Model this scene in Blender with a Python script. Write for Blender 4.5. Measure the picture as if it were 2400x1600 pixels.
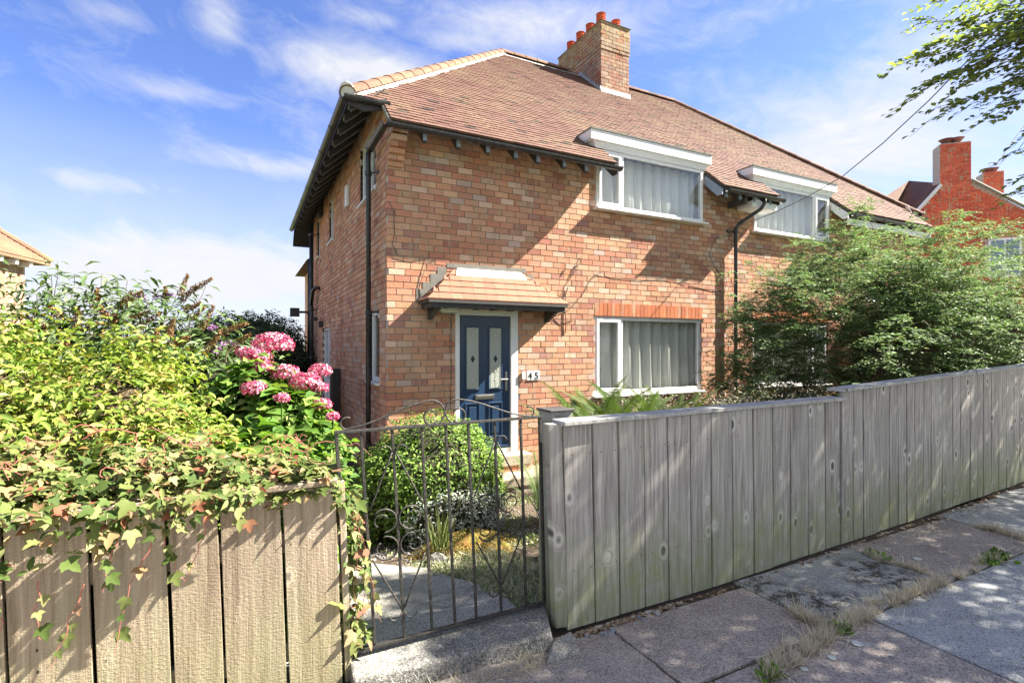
import bpy, math, random
import numpy as np
from mathutils import Vector, Matrix
random.seed(7); R = random.Random(11); rng = np.random.default_rng(5)
D2R = math.radians
sc = bpy.context.scene
for o in list(bpy.data.objects): bpy.data.objects.remove(o)
COL = sc.collection

# ------------------------------------------------------------------ camera
CAM = Vector((-1.673, -6.896, 1.5)); FPX = 1220.0; VC, VS = 0.4563, 0.8898
cd = bpy.data.cameras.new('camera'); cam = bpy.data.objects.new('camera', cd); COL.objects.link(cam)
cd.sensor_width = 36; cd.lens = FPX * 36 / 2400; cd.shift_y = 11 / 2400; cd.clip_start = .05; cd.clip_end = 3000
cam.location = CAM; cam.rotation_euler = (D2R(90), 0, -math.atan2(VC, VS)); sc.camera = cam

def ray(u, v):
    r = (u - 1200) / FPX; z = (811 - v) / FPX
    return Vector((r * VS + VC, -r * VC + VS, z))
def at(u, v, w): return CAM + ray(u, v) * w
def at_z(u, v, z=0.0):
    d = ray(u, v); t = (z - CAM.z) / d.z; return CAM + d * t
def at_y(u, v, y):
    d = ray(u, v); t = (y - CAM.y) / d.y; return CAM + d * t
def pix(p):
    X = p[0] - CAM.x; Y = p[1] - CAM.y; w = X * VC + Y * VS; r = X * VS - Y * VC
    return (1200 + FPX * r / w, 811 - FPX * (p[2] - CAM.z) / w, w) if w > .05 else (-9999, 0, -1)

# ------------------------------------------------------------------ sky, sun, exposure
SUN = Vector((1.5, -.42, 1.38)).normalized()
W = bpy.data.worlds.new('World'); sc.world = W; W.use_nodes = True
wt = W.node_tree; wt.nodes.clear()
class G:                                   # tiny node-graph helper
    def __init__(s, t): s.t = t
    def n(s, typ, **k):
        nd = s.t.nodes.new(typ)
        for a, b in k.items():
            if a.startswith('_'): setattr(nd, a[1:], b)
            else:
                key = a.replace('__', ' ')
                sock = nd.inputs[int(key[1:])] if key[0] == 'i' and key[1:].isdigit() else nd.inputs[key]
                if isinstance(b, bpy.types.NodeSocket): s.t.links.new(b, sock)
                else: sock.default_value = b
        return nd
    def m(s, op, a, b=0.0, c=0.0, clamp=False):
        nd = s.n('ShaderNodeMath', _operation=op, i0=a, i1=b, i2=c); nd.use_clamp = clamp; return nd.outputs[0]
    def mix(s, f, a, b, bt='MIX'):
        nd = s.n('ShaderNodeMix', _data_type='RGBA', _blend_type=bt)
        for sock, v in ((nd.inputs[0], f), (nd.inputs[6], a), (nd.inputs[7], b)):
            if isinstance(v, bpy.types.NodeSocket): s.t.links.new(v, sock)
            else: sock.default_value = v if not isinstance(v, tuple) else (*v[:3], 1)
        return nd.outputs[2]
    def ramp(s, f, pts, interp='LINEAR'):
        nd = s.n('ShaderNodeValToRGB', i0=f); cr = nd.color_ramp; cr.interpolation = interp
        while len(cr.elements) > 1: cr.elements.remove(cr.elements[-1])
        for i, (p, c) in enumerate(pts):
            e = cr.elements[0] if i == 0 else cr.elements.new(p)
            e.position = p; e.color = (*c, 1) if len(c) == 3 else c
        return nd.outputs[0]
    def noise(s, vec, scale, detail=3, rough=.55, dist=0.0):
        nd = s.n('ShaderNodeTexNoise', Scale=scale, Detail=detail, Roughness=rough, Distortion=dist)
        if vec is not None: s.t.links.new(vec, nd.inputs['Vector'])
        return nd.outputs[0]
    def mapr(s, v, a, b, c=0., d=1.):
        nd = s.n('ShaderNodeMapRange', i0=v, i1=a, i2=b, i3=c, i4=d); nd.clamp = True; return nd.outputs[0]
g = G(wt)
sky = g.n('ShaderNodeTexSky'); sky.sky_type = 'NISHITA'; sky.sun_disc = False
sky.sun_elevation = math.asin(SUN.z); sky.sun_rotation = math.atan2(SUN.x, SUN.y)
sky.air_density = 1.0; sky.dust_density = .35; sky.ozone_density = 2.6; sky.altitude = 40
tc = g.n('ShaderNodeTexCoord').outputs['Generated']
sep = g.n('ShaderNodeSeparateXYZ', i0=tc)
az = g.m('ARCTAN2', sep.outputs[0], sep.outputs[1]); el = g.m('ARCSINE', sep.outputs[2])
flat = g.n('ShaderNodeCombineXYZ', i0=g.m('ADD', az, g.m('MULTIPLY', el, .5)), i1=g.m('MULTIPLY', el, 1.9), i2=0.0).outputs[0]
warp = g.noise(flat, 4.5, 7, .62, .5); warp2 = g.noise(flat, 1.3, 3, .5)
fine = g.noise(flat, 9.0, 8, .68, 1.2)
def azel(u, v):
    d = ray(u, v); return math.atan2(d.x, d.y), math.atan2(d.z, math.hypot(d.x, d.y))
clouds = [(470, 640, 440, 105, 1.5), (250, 700, 300, 80, 1.2), (865, 165, 175, 60, 1.2), (640, 390, 190, 30, .75), (200, 425, 240, 36, .6),
          (420, 215, 140, 26, .55), (515, 60, 60, 75, .5), (260, 30, 90, 26, .4), (1300, 60, 330, 85, .75), (1120, 95, 170, 34, .6),
          (1980, 330, 420, 170, 1.1), (2200, 120, 380, 130, .7), (1850, 250, 160, 60, .7), (1650, 60, 260, 50, .35), (870, 45, 100, 22, .45), (2300, 500, 300, 150, .8)]
acc = None
for (u, v, su, sv, st) in clouds:
    a0, e0 = azel(u, v); a1, _ = azel(u + su, v); _, e1 = azel(u, v - sv)
    dx = g.m('DIVIDE', g.m('SUBTRACT', az, a0), abs(a1 - a0)); dy = g.m('DIVIDE', g.m('SUBTRACT', el, e0), max(.01, abs(e1 - e0)))
    q = g.m('ADD', g.m('MULTIPLY', dx, dx), g.m('MULTIPLY', dy, dy))
    b = g.m('MULTIPLY', g.m('EXPONENT', g.m('MULTIPLY', q, -1.1)), st)
    acc = b if acc is None else g.m('MAXIMUM', acc, b)
# unseen clouds behind the camera: same noise, thickened as added fill light
base = g.m('ADD', g.m('MULTIPLY', acc, 1.0), g.m('ADD', g.m('MULTIPLY', g.m('SUBTRACT', warp2, .5), .6), g.mapr(sep.outputs[1], .35, -.35, 0, .75)))
cl = g.m('ADD', base, g.m('MULTIPLY', g.m('SUBTRACT', warp, .5), 1.15))
cl = g.m('ADD', cl, g.m('MULTIPLY', g.m('SUBTRACT', fine, .5), .95))
mask = g.m('MULTIPLY', g.m('POWER', g.mapr(cl, -.02, 1.0), 1.1), .97)
lowm = g.mapr(el, .36, .03, 0, .92)                      # pale veil of cloud above the horizon
mask = g.m('MAXIMUM', mask, g.m('MULTIPLY', lowm, g.mapr(warp, .25, .6, .55, 1.0)))
skc = g.mix(1.0, sky.outputs[0], (.65, .69, .98), 'MULTIPLY')
cloudc = g.mix(fine, (3.1, 3.2, 3.4), (3.7, 3.72, 3.8))
col = g.mix(mask, skc, cloudc)
bg = g.n('ShaderNodeBackground', Color=col, Strength=.052)
wo = g.n('ShaderNodeOutputWorld'); wt.links.new(bg.outputs[0], wo.inputs[0])
sd = bpy.data.lights.new('sun', 'SUN'); sd.energy = 5.0; sd.angle = D2R(.53); sd.color = (1, .93, .82)
so = bpy.data.objects.new('sun', sd); COL.objects.link(so); so.rotation_euler = SUN.to_track_quat('Z', 'Y').to_euler(); so.location = (20, -10, 20)
vs = sc.view_settings; vs.view_transform = 'Standard'; vs.look = 'None'; vs.gamma = 1; vs.use_curve_mapping = False; vs.exposure = 2.4
sc.render.engine = 'CYCLES'
sc.cycles.max_bounces = 8; sc.cycles.transparent_max_bounces = 12; sc.cycles.diffuse_bounces = 4

# ------------------------------------------------------------------ mesh helpers
class MB:
    def __init__(s): s.v = []; s.f = []; s.r = []
    def add(s, vs, fs, r=None):
        o = len(s.v); s.v.extend([tuple(p) for p in vs]); s.f.extend([tuple(i + o for i in f) for f in fs])
        r = R.random() if r is None else r
        s.r.extend([r] * len(vs)); return s
    def box(s, x0, x1, y0, y1, z0, z1, r=None):
        return s.add([(x0, y0, z0), (x1, y0, z0), (x1, y1, z0), (x0, y1, z0), (x0, y0, z1), (x1, y0, z1), (x1, y1, z1), (x0, y1, z1)],
                     [(0, 1, 5, 4), (1, 2, 6, 5), (2, 3, 7, 6), (3, 0, 4, 7), (4, 5, 6, 7), (3, 2, 1, 0)], r)
    def hexa(s, p, r=None):
        return s.add(p, [(0, 1, 5, 4), (1, 2, 6, 5), (2, 3, 7, 6), (3, 0, 4, 7), (4, 5, 6, 7), (3, 2, 1, 0)], r)
    def prism(s, poly, off, r=None):
        n = len(poly); off = Vector(off); a = [Vector(p) for p in poly]; b = [p + off for p in a]
        return s.add(a + b, [tuple(range(n)), tuple(range(2 * n - 1, n - 1, -1))] + [(i, i + n, (i + 1) % n + n, (i + 1) % n) for i in range(n)], r)
    def tube(s, pts, rad, n=6, caps=True, r=None):
        pts = [Vector(p) for p in pts]; k = len(pts); rad = rad if hasattr(rad, '__len__') else [rad] * k
        prev = None; V = []; F = []
        for i, p in enumerate(pts):
            t = (pts[min(i + 1, k - 1)] - pts[max(i - 1, 0)]).normalized()
            a = (prev - t * prev.dot(t)) if prev else t.orthogonal()
            if a.length < 1e-5: a = t.orthogonal()
            a.normalize(); prev = a; b = t.cross(a)
            for j in range(n):
                an = 2 * math.pi * j / n; V.append(p + (a * math.cos(an) + b * math.sin(an)) * rad[i])
        for i in range(k - 1):
            for j in range(n): F.append((i * n + j, i * n + (j + 1) % n, (i + 1) * n + (j + 1) % n, (i + 1) * n + j))
        if caps: F.append(tuple(range(n - 1, -1, -1))); F.append(tuple((k - 1) * n + j for j in range(n)))
        return s.add(V, F, r)
    def lathe(s, prof, c, n=14, r=None):
        V = []; F = []
        for (rr, z) in prof:
            for j in range(n): V.append((c[0] + rr * math.cos(2 * math.pi * j / n), c[1] + rr * math.sin(2 * math.pi * j / n), c[2] + z))
        for i in range(len(prof) - 1):
            for j in range(n): F.append((i * n + j, i * n + (j + 1) % n, (i + 1) * n + (j + 1) % n, (i + 1) * n + j))
        return s.add(V, F, r)
    def mirror(s, X):
        s.v = [(X - x, y, z) for x, y, z in s.v]; s.f = [tuple(reversed(f)) for f in s.f]; return s

def setrnd(me, arr):
    at_ = me.attributes.new('rnd', 'FLOAT', 'POINT'); at_.data.foreach_set('value', np.asarray(arr, dtype=np.float32))

CUR = {'mirror': None}
def link(name, me, parent=None, kind=None):
    o = bpy.data.objects.new(name, me); COL.objects.link(o)
    if parent is not None:
        o.parent = parent
        if parent.type == 'EMPTY': o.matrix_parent_inverse = Matrix.Translation(-Vector(parent['base']))
        else: o.matrix_parent_inverse = parent['inv'] and Matrix.Identity(4)
    o['inv'] = 1
    if kind: o['kind'] = kind
    return o
def obj(name, mb, mat, parent=None, kind=None, smooth=False, bevel=0):
    if CUR['mirror'] is not None: mb.mirror(CUR['mirror'])
    me = bpy.data.meshes.new(name); me.from_pydata(mb.v, [], mb.f); me.update()
    setrnd(me, mb.r)
    me.materials.append(mat)
    if smooth: me.polygons.foreach_set('use_smooth', [True] * len(me.polygons))
    o = link(name, me, parent, kind)
    if bevel:
        b = o.modifiers.new('bevel', 'BEVEL'); b.width = bevel; b.segments = 2; b.limit_method = 'ANGLE'
    return o
def thing(name, label, cat, base, group=None):
    o = bpy.data.objects.new(name, None); COL.objects.link(o); o.location = base; o['base'] = tuple(base)
    o['label'] = label; o['category'] = cat; o.empty_display_size = .2
    if group: o['group'] = group
    return o
def tag(o, label, cat, group=None):
    o['label'] = label; o['category'] = cat
    if group: o['group'] = group
    return o
def mesh_np(name, V, F, rnd, mat):                       # V (n,3); F (m,k) same size polygons
    me = bpy.data.meshes.new(name); n = len(V); m, k = F.shape
    me.vertices.add(n); me.vertices.foreach_set('co', V.astype(np.float32).ravel())
    me.loops.add(m * k); me.loops.foreach_set('vertex_index', F.astype(np.int32).ravel())
    me.polygons.add(m); me.polygons.foreach_set('loop_start', np.arange(0, m * k, k, dtype=np.int32))
    me.polygons.foreach_set('loop_total', np.full(m, k, dtype=np.int32))
    me.update(calc_edges=True); setrnd(me, rnd); me.materials.append(mat); return me

# ------------------------------------------------------------------ materials
MATS = {}
def mat(name, fn):
    if name in MATS: return MATS[name]
    m = bpy.data.materials.new(name); m.use_nodes = True; t = m.node_tree; t.nodes.clear(); q = G(t)
    sh = fn(q); out = q.n('ShaderNodeOutputMaterial'); t.links.new(sh, out.inputs[0]); MATS[name] = m; return m
def pr(q, col, rough=.6, metal=0., bump=None, bd=.02, bs=.6, spec=.5, **k):
    p = q.n('ShaderNodeBsdfPrincipled', Roughness=rough, Metallic=metal)
    p.inputs['Specular IOR Level'].default_value = spec
    if isinstance(col, bpy.types.NodeSocket): q.t.links.new(col, p.inputs['Base Color'])
    else: p.inputs['Base Color'].default_value = (*col, 1)
    if bump is not None:
        b = q.n('ShaderNodeBump', Strength=bs, Distance=bd, Height=bump); q.t.links.new(b.outputs[0], p.inputs['Normal'])
    return p.outputs[0]
def pos(q): return q.n('ShaderNodeNewGeometry').outputs['Position']
def rnd(q):                                               # per-piece random: mesh attribute + object random
    a = q.n('ShaderNodeAttribute'); a.attribute_name = 'rnd'
    return q.m('FRACT', q.m('ADD', a.outputs['Fac'], q.n('ShaderNodeObjectInfo').outputs['Random']))
def vscale(q, v, x, y, z):
    return q.n('ShaderNodeVectorMath', _operation='MULTIPLY', i0=v, i1=(x, y, z)).outputs[0]
def vadd(q, v, w): 
    return q.n('ShaderNodeVectorMath', _operation='ADD', i0=v, i1=w).outputs[0]

def m_brick(pal, soot=0.0, lichen=0.0):
    def fn(q):
        p = pos(q); r = rnd(q)
        c = q.ramp(r, pal, 'CONSTANT')
        jit = q.n('ShaderNodeTexWhiteNoise', _noise_dimensions='1D'); q.t.links.new(r, jit.inputs['W'])
        c = q.mix(.5, c, q.mix(1.0, c, q.ramp(jit.outputs[0], [(0, (.55, .5, .48)), (.5, (1, 1, 1)), (1, (1.35, 1.3, 1.2))]), 'MULTIPLY')); c = q.mix(.24, c, pal[0][1])
        # drag / kiss-mark bands across some of the bricks
        band = q.noise(vscale(q, p, 13, 13, 2.0), 1.0, 1, .4)
        sel = q.m('GREATER_THAN', q.m('FRACT', q.m('MULTIPLY', r, 17.3)), .55)
        c = q.mix(q.m('MULTIPLY', sel, q.mapr(band, .52, .58)), c, q.mix(.65, c, (.50, .36, .24)))
        n1 = q.noise(p, 55, 4, .65); n2 = q.noise(vscale(q, p, 1, 1, 5), 9, 3, .6)
        c = q.mix(q.mapr(n1, .35, .7, 0, .5), c, q.mix(.6, c, (.16, .10, .08)))
        c = q.mix(q.mapr(n2, .5, .75, 0, .35), c, (.52, .42, .32))
        big = q.noise(p, .9, 4, .6)
        c = q.mix(q.mapr(big, .42, .68, 0, .5), c, q.mix(1, c, (.62, .55, .55), 'MULTIPLY'))
        if lichen:
            l = q.noise(p, 14, 5, .7); zz = q.n('ShaderNodeSeparateXYZ', i0=p).outputs[2]
            f = q.m('MULTIPLY', q.mapr(l, .44, .60), q.mapr(zz, 8.2, 9.4, .05, 1)); c = q.mix(q.m('MULTIPLY', f, .8), c, (.34, .31, .10))
            c = q.mix(q.mapr(q.noise(p, 3, 3), .45, .7, 0, .35), c, (.34, .30, .24))
        return pr(q, c, .92, bump=q.m('ADD', n1, q.m('MULTIPLY', n2, .5)), bd=.006, bs=.7, spec=.2)
    return fn
PAL = [(0, (.58, .30, .18)), (.12, (.62, .355, .22)), (.25, (.54, .235, .14)), (.35, (.66, .42, .28)), (.5, (.59, .31, .21)),
       (.58, (.42, .17, .125)), (.65, (.71, .53, .41)), (.73, (.62, .34, .20)), (.84, (.37, .185, .165)), (.90, (.58, .49, .43)), (.94, (.58, .25, .165))]
BRICK = mat('brick_mixed', m_brick(PAL))
SOLD = mat('soldier_brick', m_brick([(0, (.52, .17, .075)), (.4, (.58, .20, .09)), (.8, (.48, .15, .065))]))
REDB = mat('red_brick', m_brick([(0, (.68, .12, .06)), (.5, (.74, .16, .08)), (.8, (.60, .09, .05))]))
CHIMB = mat('chimney_brick', m_brick([(0, (.34, .19, .14)), (.25, (.34, .13, .09)), (.45, (.38, .28, .22)), (.6, (.36, .11, .07)), (.72, (.37, .25, .19)), (.9, (.24, .16, .13))], lichen=1))
MORTAR = mat('mortar', lambda q: pr(q, q.mix(q.noise(pos(q), 30, 4), (.38, .33, .29), (.60, .54, .48)), .95, bump=q.noise(pos(q), 120, 3), bd=.004, spec=.1))
CEMENT = mat('cement', lambda q: pr(q, q.mix(q.noise(pos(q), 8, 5, .7), (.12, .115, .10), (.30, .285, .25)), .95, bump=q.noise(pos(q), 60, 4), bd=.006, spec=.1))
def m_tile(a, b, dark, moss=.3):
    def fn(q):
        p = pos(q); r = rnd(q); c = q.mix(r, a, b)
        c = q.mix(q.m('GREATER_THAN', q.m('FRACT', q.m('MULTIPLY', r, 7.7)), .975), c, dark)
        n = q.noise(p, 28, 4, .65); c = q.mix(q.mapr(n, .4, .75, 0, .55), c, q.mix(.5, c, dark))
        bigm = q.m('MULTIPLY', q.mapr(q.noise(p, .9, 4, .65), .42, .66), q.mapr(q.noise(p, 22, 3), .42, .56))
        c = q.mix(q.m('MULTIPLY', bigm, moss), c, (.22, .17, .09))
        return pr(q, c, .85, bump=n, bd=.004, spec=.25)
    return fn
TILE = mat('clay_tile', m_tile((.115, .055, .042), (.165, .085, .065), (.045, .03, .025), .7))
TILEO = mat('clay_tile_new', m_tile((.22, .10, .065), (.27, .135, .09), (.35, .14, .08), .12))
HIPT = mat('hip_tile_clay', m_tile((.14, .065, .042), (.19, .105, .07), (.32, .2, .12), .8))
LMORT = mat('white_mortar', lambda q: pr(q, q.mix(q.noise(pos(q), 25, 4), (.62, .58, .52), (.8, .78, .74)), .9, spec=.1))
LEAD = mat('lead', lambda q: pr(q, q.mix(q.noise(pos(q), 12, 4), (.30, .32, .36), (.52, .54, .58)), .55, .3))
WHITE = mat('white_pvc', lambda q: pr(q, q.mix(q.mapr(q.noise(vscale(q, pos(q), 1, 1, 3), 5, 5, .75), .45, .75, 0, .5), (.78, .78, .78), (.55, .53, .48)), .35))
WPAINT = mat('white_paint', lambda q: pr(q, q.mix(q.mapr(q.noise(vscale(q, pos(q), 1, 1, 4), 6, 5, .7), .5, .75, 0, .5), (.76, .76, .75), (.5, .47, .42)), .55))
def m_black(q):
    p = pos(q); n = q.noise(vscale(q, p, 1, 1, .3), 14, 5, .7)
    return pr(q, q.mix(q.mapr(n, .5, .72, 0, .7), (.018, .019, .022), (.10, .085, .07)), .38, bump=n, bd=.002)
BLACK = mat('black_iron_gutter', m_black)
DARKW = mat('dark_timber', lambda q: pr(q, q.mix(q.noise(pos(q), 20, 4), (.02, .02, .022), (.07, .065, .06)), .7))
RAFTEND = mat('blue_grey_paint', lambda q: pr(q, q.mix(q.noise(pos(q), 30, 3), (.16, .20, .27), (.30, .35, .43)), .6))
NAVY = mat('navy_door', lambda q: pr(q, q.mix(q.noise(pos(q), 6, 3), (.014, .033, .075), (.024, .055, .11)), .32, bump=q.noise(vscale(q, pos(q), 1, 1, .1), 180, 2), bd=.0008))
STEEL = mat('brushed_metal', lambda q: pr(q, (.62, .60, .55), .28, 1.0))
def m_iron(q):
    p = pos(q); n = q.noise(p, 60, 5, .7)
    return pr(q, q.mix(q.mapr(n, .44, .62), (.022, .024, .023), q.mix(q.noise(p, 9, 3), (.085, .085, .075), (.06, .035, .022))), .62, .25, bump=n, bd=.002)
IRON = mat('worn_iron', m_iron)
RUST = mat('rusty_iron', lambda q: pr(q, q.mix(q.noise(pos(q), 40, 4), (.20, .07, .035), (.08, .04, .03)), .85))
def m_glass(q):
    fr = q.n('ShaderNodeLayerWeight', Blend=.5).outputs['Facing']
    fac = q.m('ADD', q.m('MULTIPLY', q.m('POWER', fr, 3.5), .8), .05, clamp=True)
    t = q.n('ShaderNodeBsdfTransparent', Color=(.97, .985, .98, 1)); gl = q.n('ShaderNodeBsdfGlossy', Roughness=.015, Color=(.95, .97, 1, 1))
    b = q.n('ShaderNodeBump', Strength=.25, Distance=.004, Height=q.noise(pos(q), 2.2, 2)); q.t.links.new(b.outputs[0], gl.inputs['Normal'])
    return q.n('ShaderNodeMixShader', i0=fac, i1=t.outputs[0], i2=gl.outputs[0]).outputs[0]
GLASS = mat('window_glass', m_glass)
def m_curt(q):
    d = q.n('ShaderNodeBsdfDiffuse', Color=(.9, .9, .84, 1)); t = q.n('ShaderNodeBsdfTranslucent', Color=(.7, .72, .66, 1))
    a = q.n('ShaderNodeMixShader', i0=.3, i1=d.outputs[0], i2=t.outputs[0]); tr = q.n('ShaderNodeBsdfTransparent')
    return q.n('ShaderNodeMixShader', i0=.12, i1=a.outputs[0], i2=tr.outputs[0]).outputs[0]
CURT = mat('net_curtain', m_curt)
def m_obsc(q):
    p = pos(q); n = q.noise(p, 40, 2)
    return pr(q, q.mix(n, (.30, .34, .30), (.42, .45, .40)), .25, bump=n, bd=.004)
OBSC = mat('obscure_glass', m_obsc)
DGLS = mat('dark_glass', lambda q: pr(q, (.015, .03, .03), .1))
GOLD = mat('leaded_line', lambda q: pr(q, (.45, .42, .35), .5))
def m_wood(base, light, knotc, algae, rough_sawn=0.0, grain=9.0):
    def fn(q):
        oi = q.n('ShaderNodeObjectInfo').outputs['Random']; p = pos(q)
        off = q.n('ShaderNodeCombineXYZ', i0=q.m('MULTIPLY', oi, 37.), i1=0.0, i2=q.m('MULTIPLY', oi, 91.)).outputs[0]
        pp = vadd(q, p, off)
        # knots: sparse voronoi cells in stretched space, grain flows round them
        vk = q.n('ShaderNodeTexVoronoi', Scale=1.0); q.t.links.new(vscale(q, pp, 7.0, 0, 4.6), vk.inputs['Vector'])
        kd = vk.outputs['Distance']; ksel = q.m('GREATER_THAN', q.n('ShaderNodeSeparateColor', i0=vk.outputs['Color']).outputs[0], .42)
        kcore = q.m('MULTIPLY', ksel, q.mapr(kd, .16, .12)); kring = q.m('MULTIPLY', ksel, q.mapr(kd, .34, .12))
        bend = q.m('MULTIPLY', kring, .16)
        sx = q.n('ShaderNodeSeparateXYZ', i0=pp)
        gx = q.m('ADD', sx.outputs[0], q.m('ADD', bend, q.m('MULTIPLY', q.noise(vscale(q, pp, 4, 0, .9), 1.0, 3), .12)))
        gv = q.n('ShaderNodeCombineXYZ', i0=q.m('MULTIPLY', gx, grain), i1=0.0, i2=q.m('MULTIPLY', sx.outputs[2], .35)).outputs[0]
        g1 = q.noise(gv, 6.0, 5, .6); g2 = q.noise(vscale(q, pp, 160, 0, 4), 1.0, 3, .7)
        wv = q.m('SINE', q.m('MULTIPLY', gx, 130.0)); wv = q.mapr(wv, -1, 1, 0, 1)
        c = q.mix(q.mapr(g1, .32, .68), base, light)
        c = q.mix(q.m('MULTIPLY', q.m('POWER', wv, 4), .16), c, q.mix(1, c, (.55, .5, .47), 'MULTIPLY'))
        c = q.mix(q.mapr(g2, .45, .75, 0, .4), c, q.mix(1, c, (.5, .47, .45), 'MULTIPLY'))
        c = q.mix(q.m('MULTIPLY', oi, .45), c, q.mix(1, c, (.72, .72, .74), 'MULTIPLY'))
        c = q.mix(q.mapr(q.noise(vscale(q, pp, 26, 0, 1.1), 1.0, 5, .7), .5, .66, 0, .6), c, q.mix(1, c, (.52, .49, .46), 'MULTIPLY'))
        c = q.mix(q.m('MULTIPLY', kring, .7), c, light); c = q.mix(q.m('MULTIPLY', q.m('MULTIPLY', ksel, q.mapr(q.m('ABSOLUTE', q.m('SUBTRACT', kd, .195)), .035, .0)), .75), c, q.mix(1, light, (1.1, 1.1, 1.08), 'MULTIPLY'))
        c = q.mix(q.m('MULTIPLY', kcore, .9), c, knotc)
        vn = q.n('ShaderNodeTexVoronoi', Scale=1.0); q.t.links.new(vscale(q, pp, 11, 0, 7), vn.inputs['Vector'])
        c = q.mix(q.m('LESS_THAN', vn.outputs['Distance'], .045), c, (.03, .025, .02))
        zz = q.n('ShaderNodeSeparateXYZ', i0=p).outputs[2]
        al = q.m('MULTIPLY', q.mapr(q.m('ADD', zz, q.m('MULTIPLY', q.noise(vscale(q, p, 3, 0, 1), 2.5, 4), -.75)), .22, -.22), q.mapr(q.noise(p, 13, 5, .7), .3, .6, .25, 1))
        c = q.mix(q.m('MULTIPLY', al, algae * .75), c, (.22, .25, .10))
        st = q.m('MULTIPLY', q.mapr(q.noise(vscale(q, p, 9, 0, .6), 1.0, 4, .7), .5, .75), .4); c = q.mix(st, c, (.36, .38, .27))
        sawn = q.noise(vscale(q, pp, 60, 0, 110), 1.0, 3, .7)
        h = q.m('ADD', q.m('MULTIPLY', g2, .5), q.m('ADD', q.m('MULTIPLY', wv, .12), q.m('MULTIPLY', sawn, rough_sawn)))
        return pr(q, c, .9, bump=h, bd=.006, bs=.8, spec=.15)
    return fn
WOODR = mat('grey_board', m_wood((.22, .205, .185), (.52, .50, .46), (.06, .055, .06), .95))
WOODL = mat('rough_sawn_board', m_wood((.23, .18, .125), (.42, .345, .25), (.09, .075, .07), .5, 1.1))
WOODC = mat('grey_cap_rail', m_wood((.30, .30, .29), (.44, .44, .42), (.08, .08, .08), .2))
SLEEP = mat('tan_timber', lambda q: pr(q, q.mix(q.noise(vscale(q, pos(q), 2, 2, 20), 3, 4), (.34, .22, .09), (.50, .36, .17)), .8))
def m_slab(a, b, litter=.5, moss=0.0):
    def fn(q):
        p = pos(q); n = q.noise(p, 5, 6, .65); s1 = q.noise(p, 90, 3, .7); s2 = q.noise(p, 260, 2)
        c = q.mix(q.mapr(n, .32, .68), a, b); st = q.noise(p, 1.7, 5, .7); c = q.mix(q.mapr(st, .45, .68, 0, .55), c, q.mix(1, c, (.5, .5, .5), 'MULTIPLY'))
        c = q.mix(q.mapr(s1, .52, .64, 0, .75), c, (.50, .48, .44)); c = q.mix(q.mapr(s1, .46, .36, 0, .8), c, (.05, .05, .05))
        c = q.mix(q.mapr(s2, .56, .66, 0, .8), c, (.62, .60, .56)); dk = q.noise(p, 45, 4, .75); c = q.mix(q.mapr(dk, .56, .66, 0, .7), c, (.07, .06, .055))
        if moss:
            l = q.noise(p, 11, 6, .75); m = q.m('MULTIPLY', q.mapr(l, .46, .56), q.mapr(q.noise(p, 2.1, 2), .42, .6))
            c = q.mix(q.m('MULTIPLY', m, moss), c, (.035, .028, .018))
        v = q.n('ShaderNodeTexVoronoi', Scale=4.5); q.t.links.new(vadd(q, p, (0, 0, 0)), v.inputs['Vector'])
        wob = q.m('ADD', v.outputs['Distance'], q.m('MULTIPLY', q.m('SUBTRACT', q.noise(p, 18, 2), .5), .12))
        c = q.mix(q.m('MULTIPLY', q.m('LESS_THAN', wob, .12), q.m('MULTIPLY', litter, q.m('GREATER_THAN', q.n('ShaderNodeSeparateColor', i0=v.outputs['Color']).outputs[1], .72))), c, (.45, .45, .41))
        return pr(q, c, .9, bump=q.m('ADD', s1, n), bd=.006, bs=.9, spec=.2)
    return fn
SLABP = mat('slab_pink', m_slab((.25, .20, .175), (.40, .335, .29), .5))
SLABG = mat('slab_grey', m_slab((0.253, 0.276, 0.287), (0.391, 0.408, 0.414), .5))
SLABM = mat('slab_mossy', m_slab((0.241, 0.259, 0.253), (0.391, 0.402, 0.380), .4, .9))
CONC = mat('pale_concrete', m_slab((.20, .19, .165), (.34, .33, .28), 0, .15))
STONE = mat('worn_stone', m_slab((.10, .105, .095), (.20, .195, .17), 0, .35))
STEPC = mat('buff_step', m_slab((.38, .31, .19), (.52, .45, .30), 0, .1))
def m_soil(q):
    p = pos(q); n = q.noise(p, 6, 6, .7); f = q.noise(p, 70, 4, .7)
    c = q.mix(n, (.05, .038, .025), (.13, .10, .07)); c = q.mix(q.mapr(f, .55, .7, 0, .8), c, (.28, .24, .19))
    return pr(q, c, .95, bump=f, bd=.02, spec=.1)
SOIL = mat('soil', m_soil)
MOSS = mat('orange_moss', lambda q: pr(q, q.ramp(q.noise(pos(q), 16, 5, .7), [(.3, (.07, .075, .02)), (.45, (.16, .14, .035)), (.6, (.24, .13, .04)), (.75, (.09, .08, .03))]), .95, bump=q.noise(pos(q), 110, 3), bd=.015, bs=1, spec=.1))
GRAVEL = mat('gravel', lambda q: pr(q, q.ramp(rnd(q), [(0, (.13, .12, .13)), (.4, (.25, .23, .22)), (.7, (.34, .30, .27)), (1, (.20, .17, .17))]), .85))
GRASSG = mat('verge_green', lambda q: pr(q, q.mix(q.noise(pos(q), 2, 5), (.05, .09, .02), (.10, .12, .04)), .9))
ASPH = mat('asphalt', lambda q: pr(q, q.mix(q.noise(pos(q), 80, 3), (.035, .035, .037), (.075, .075, .075)), .9, bump=q.noise(pos(q), 120, 2), bd=.006))
TWIG = mat('brown_twig', lambda q: pr(q, q.mix(q.noise(pos(q), 30, 3), (.08, .05, .03), (.18, .12, .07)), .85))
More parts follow.
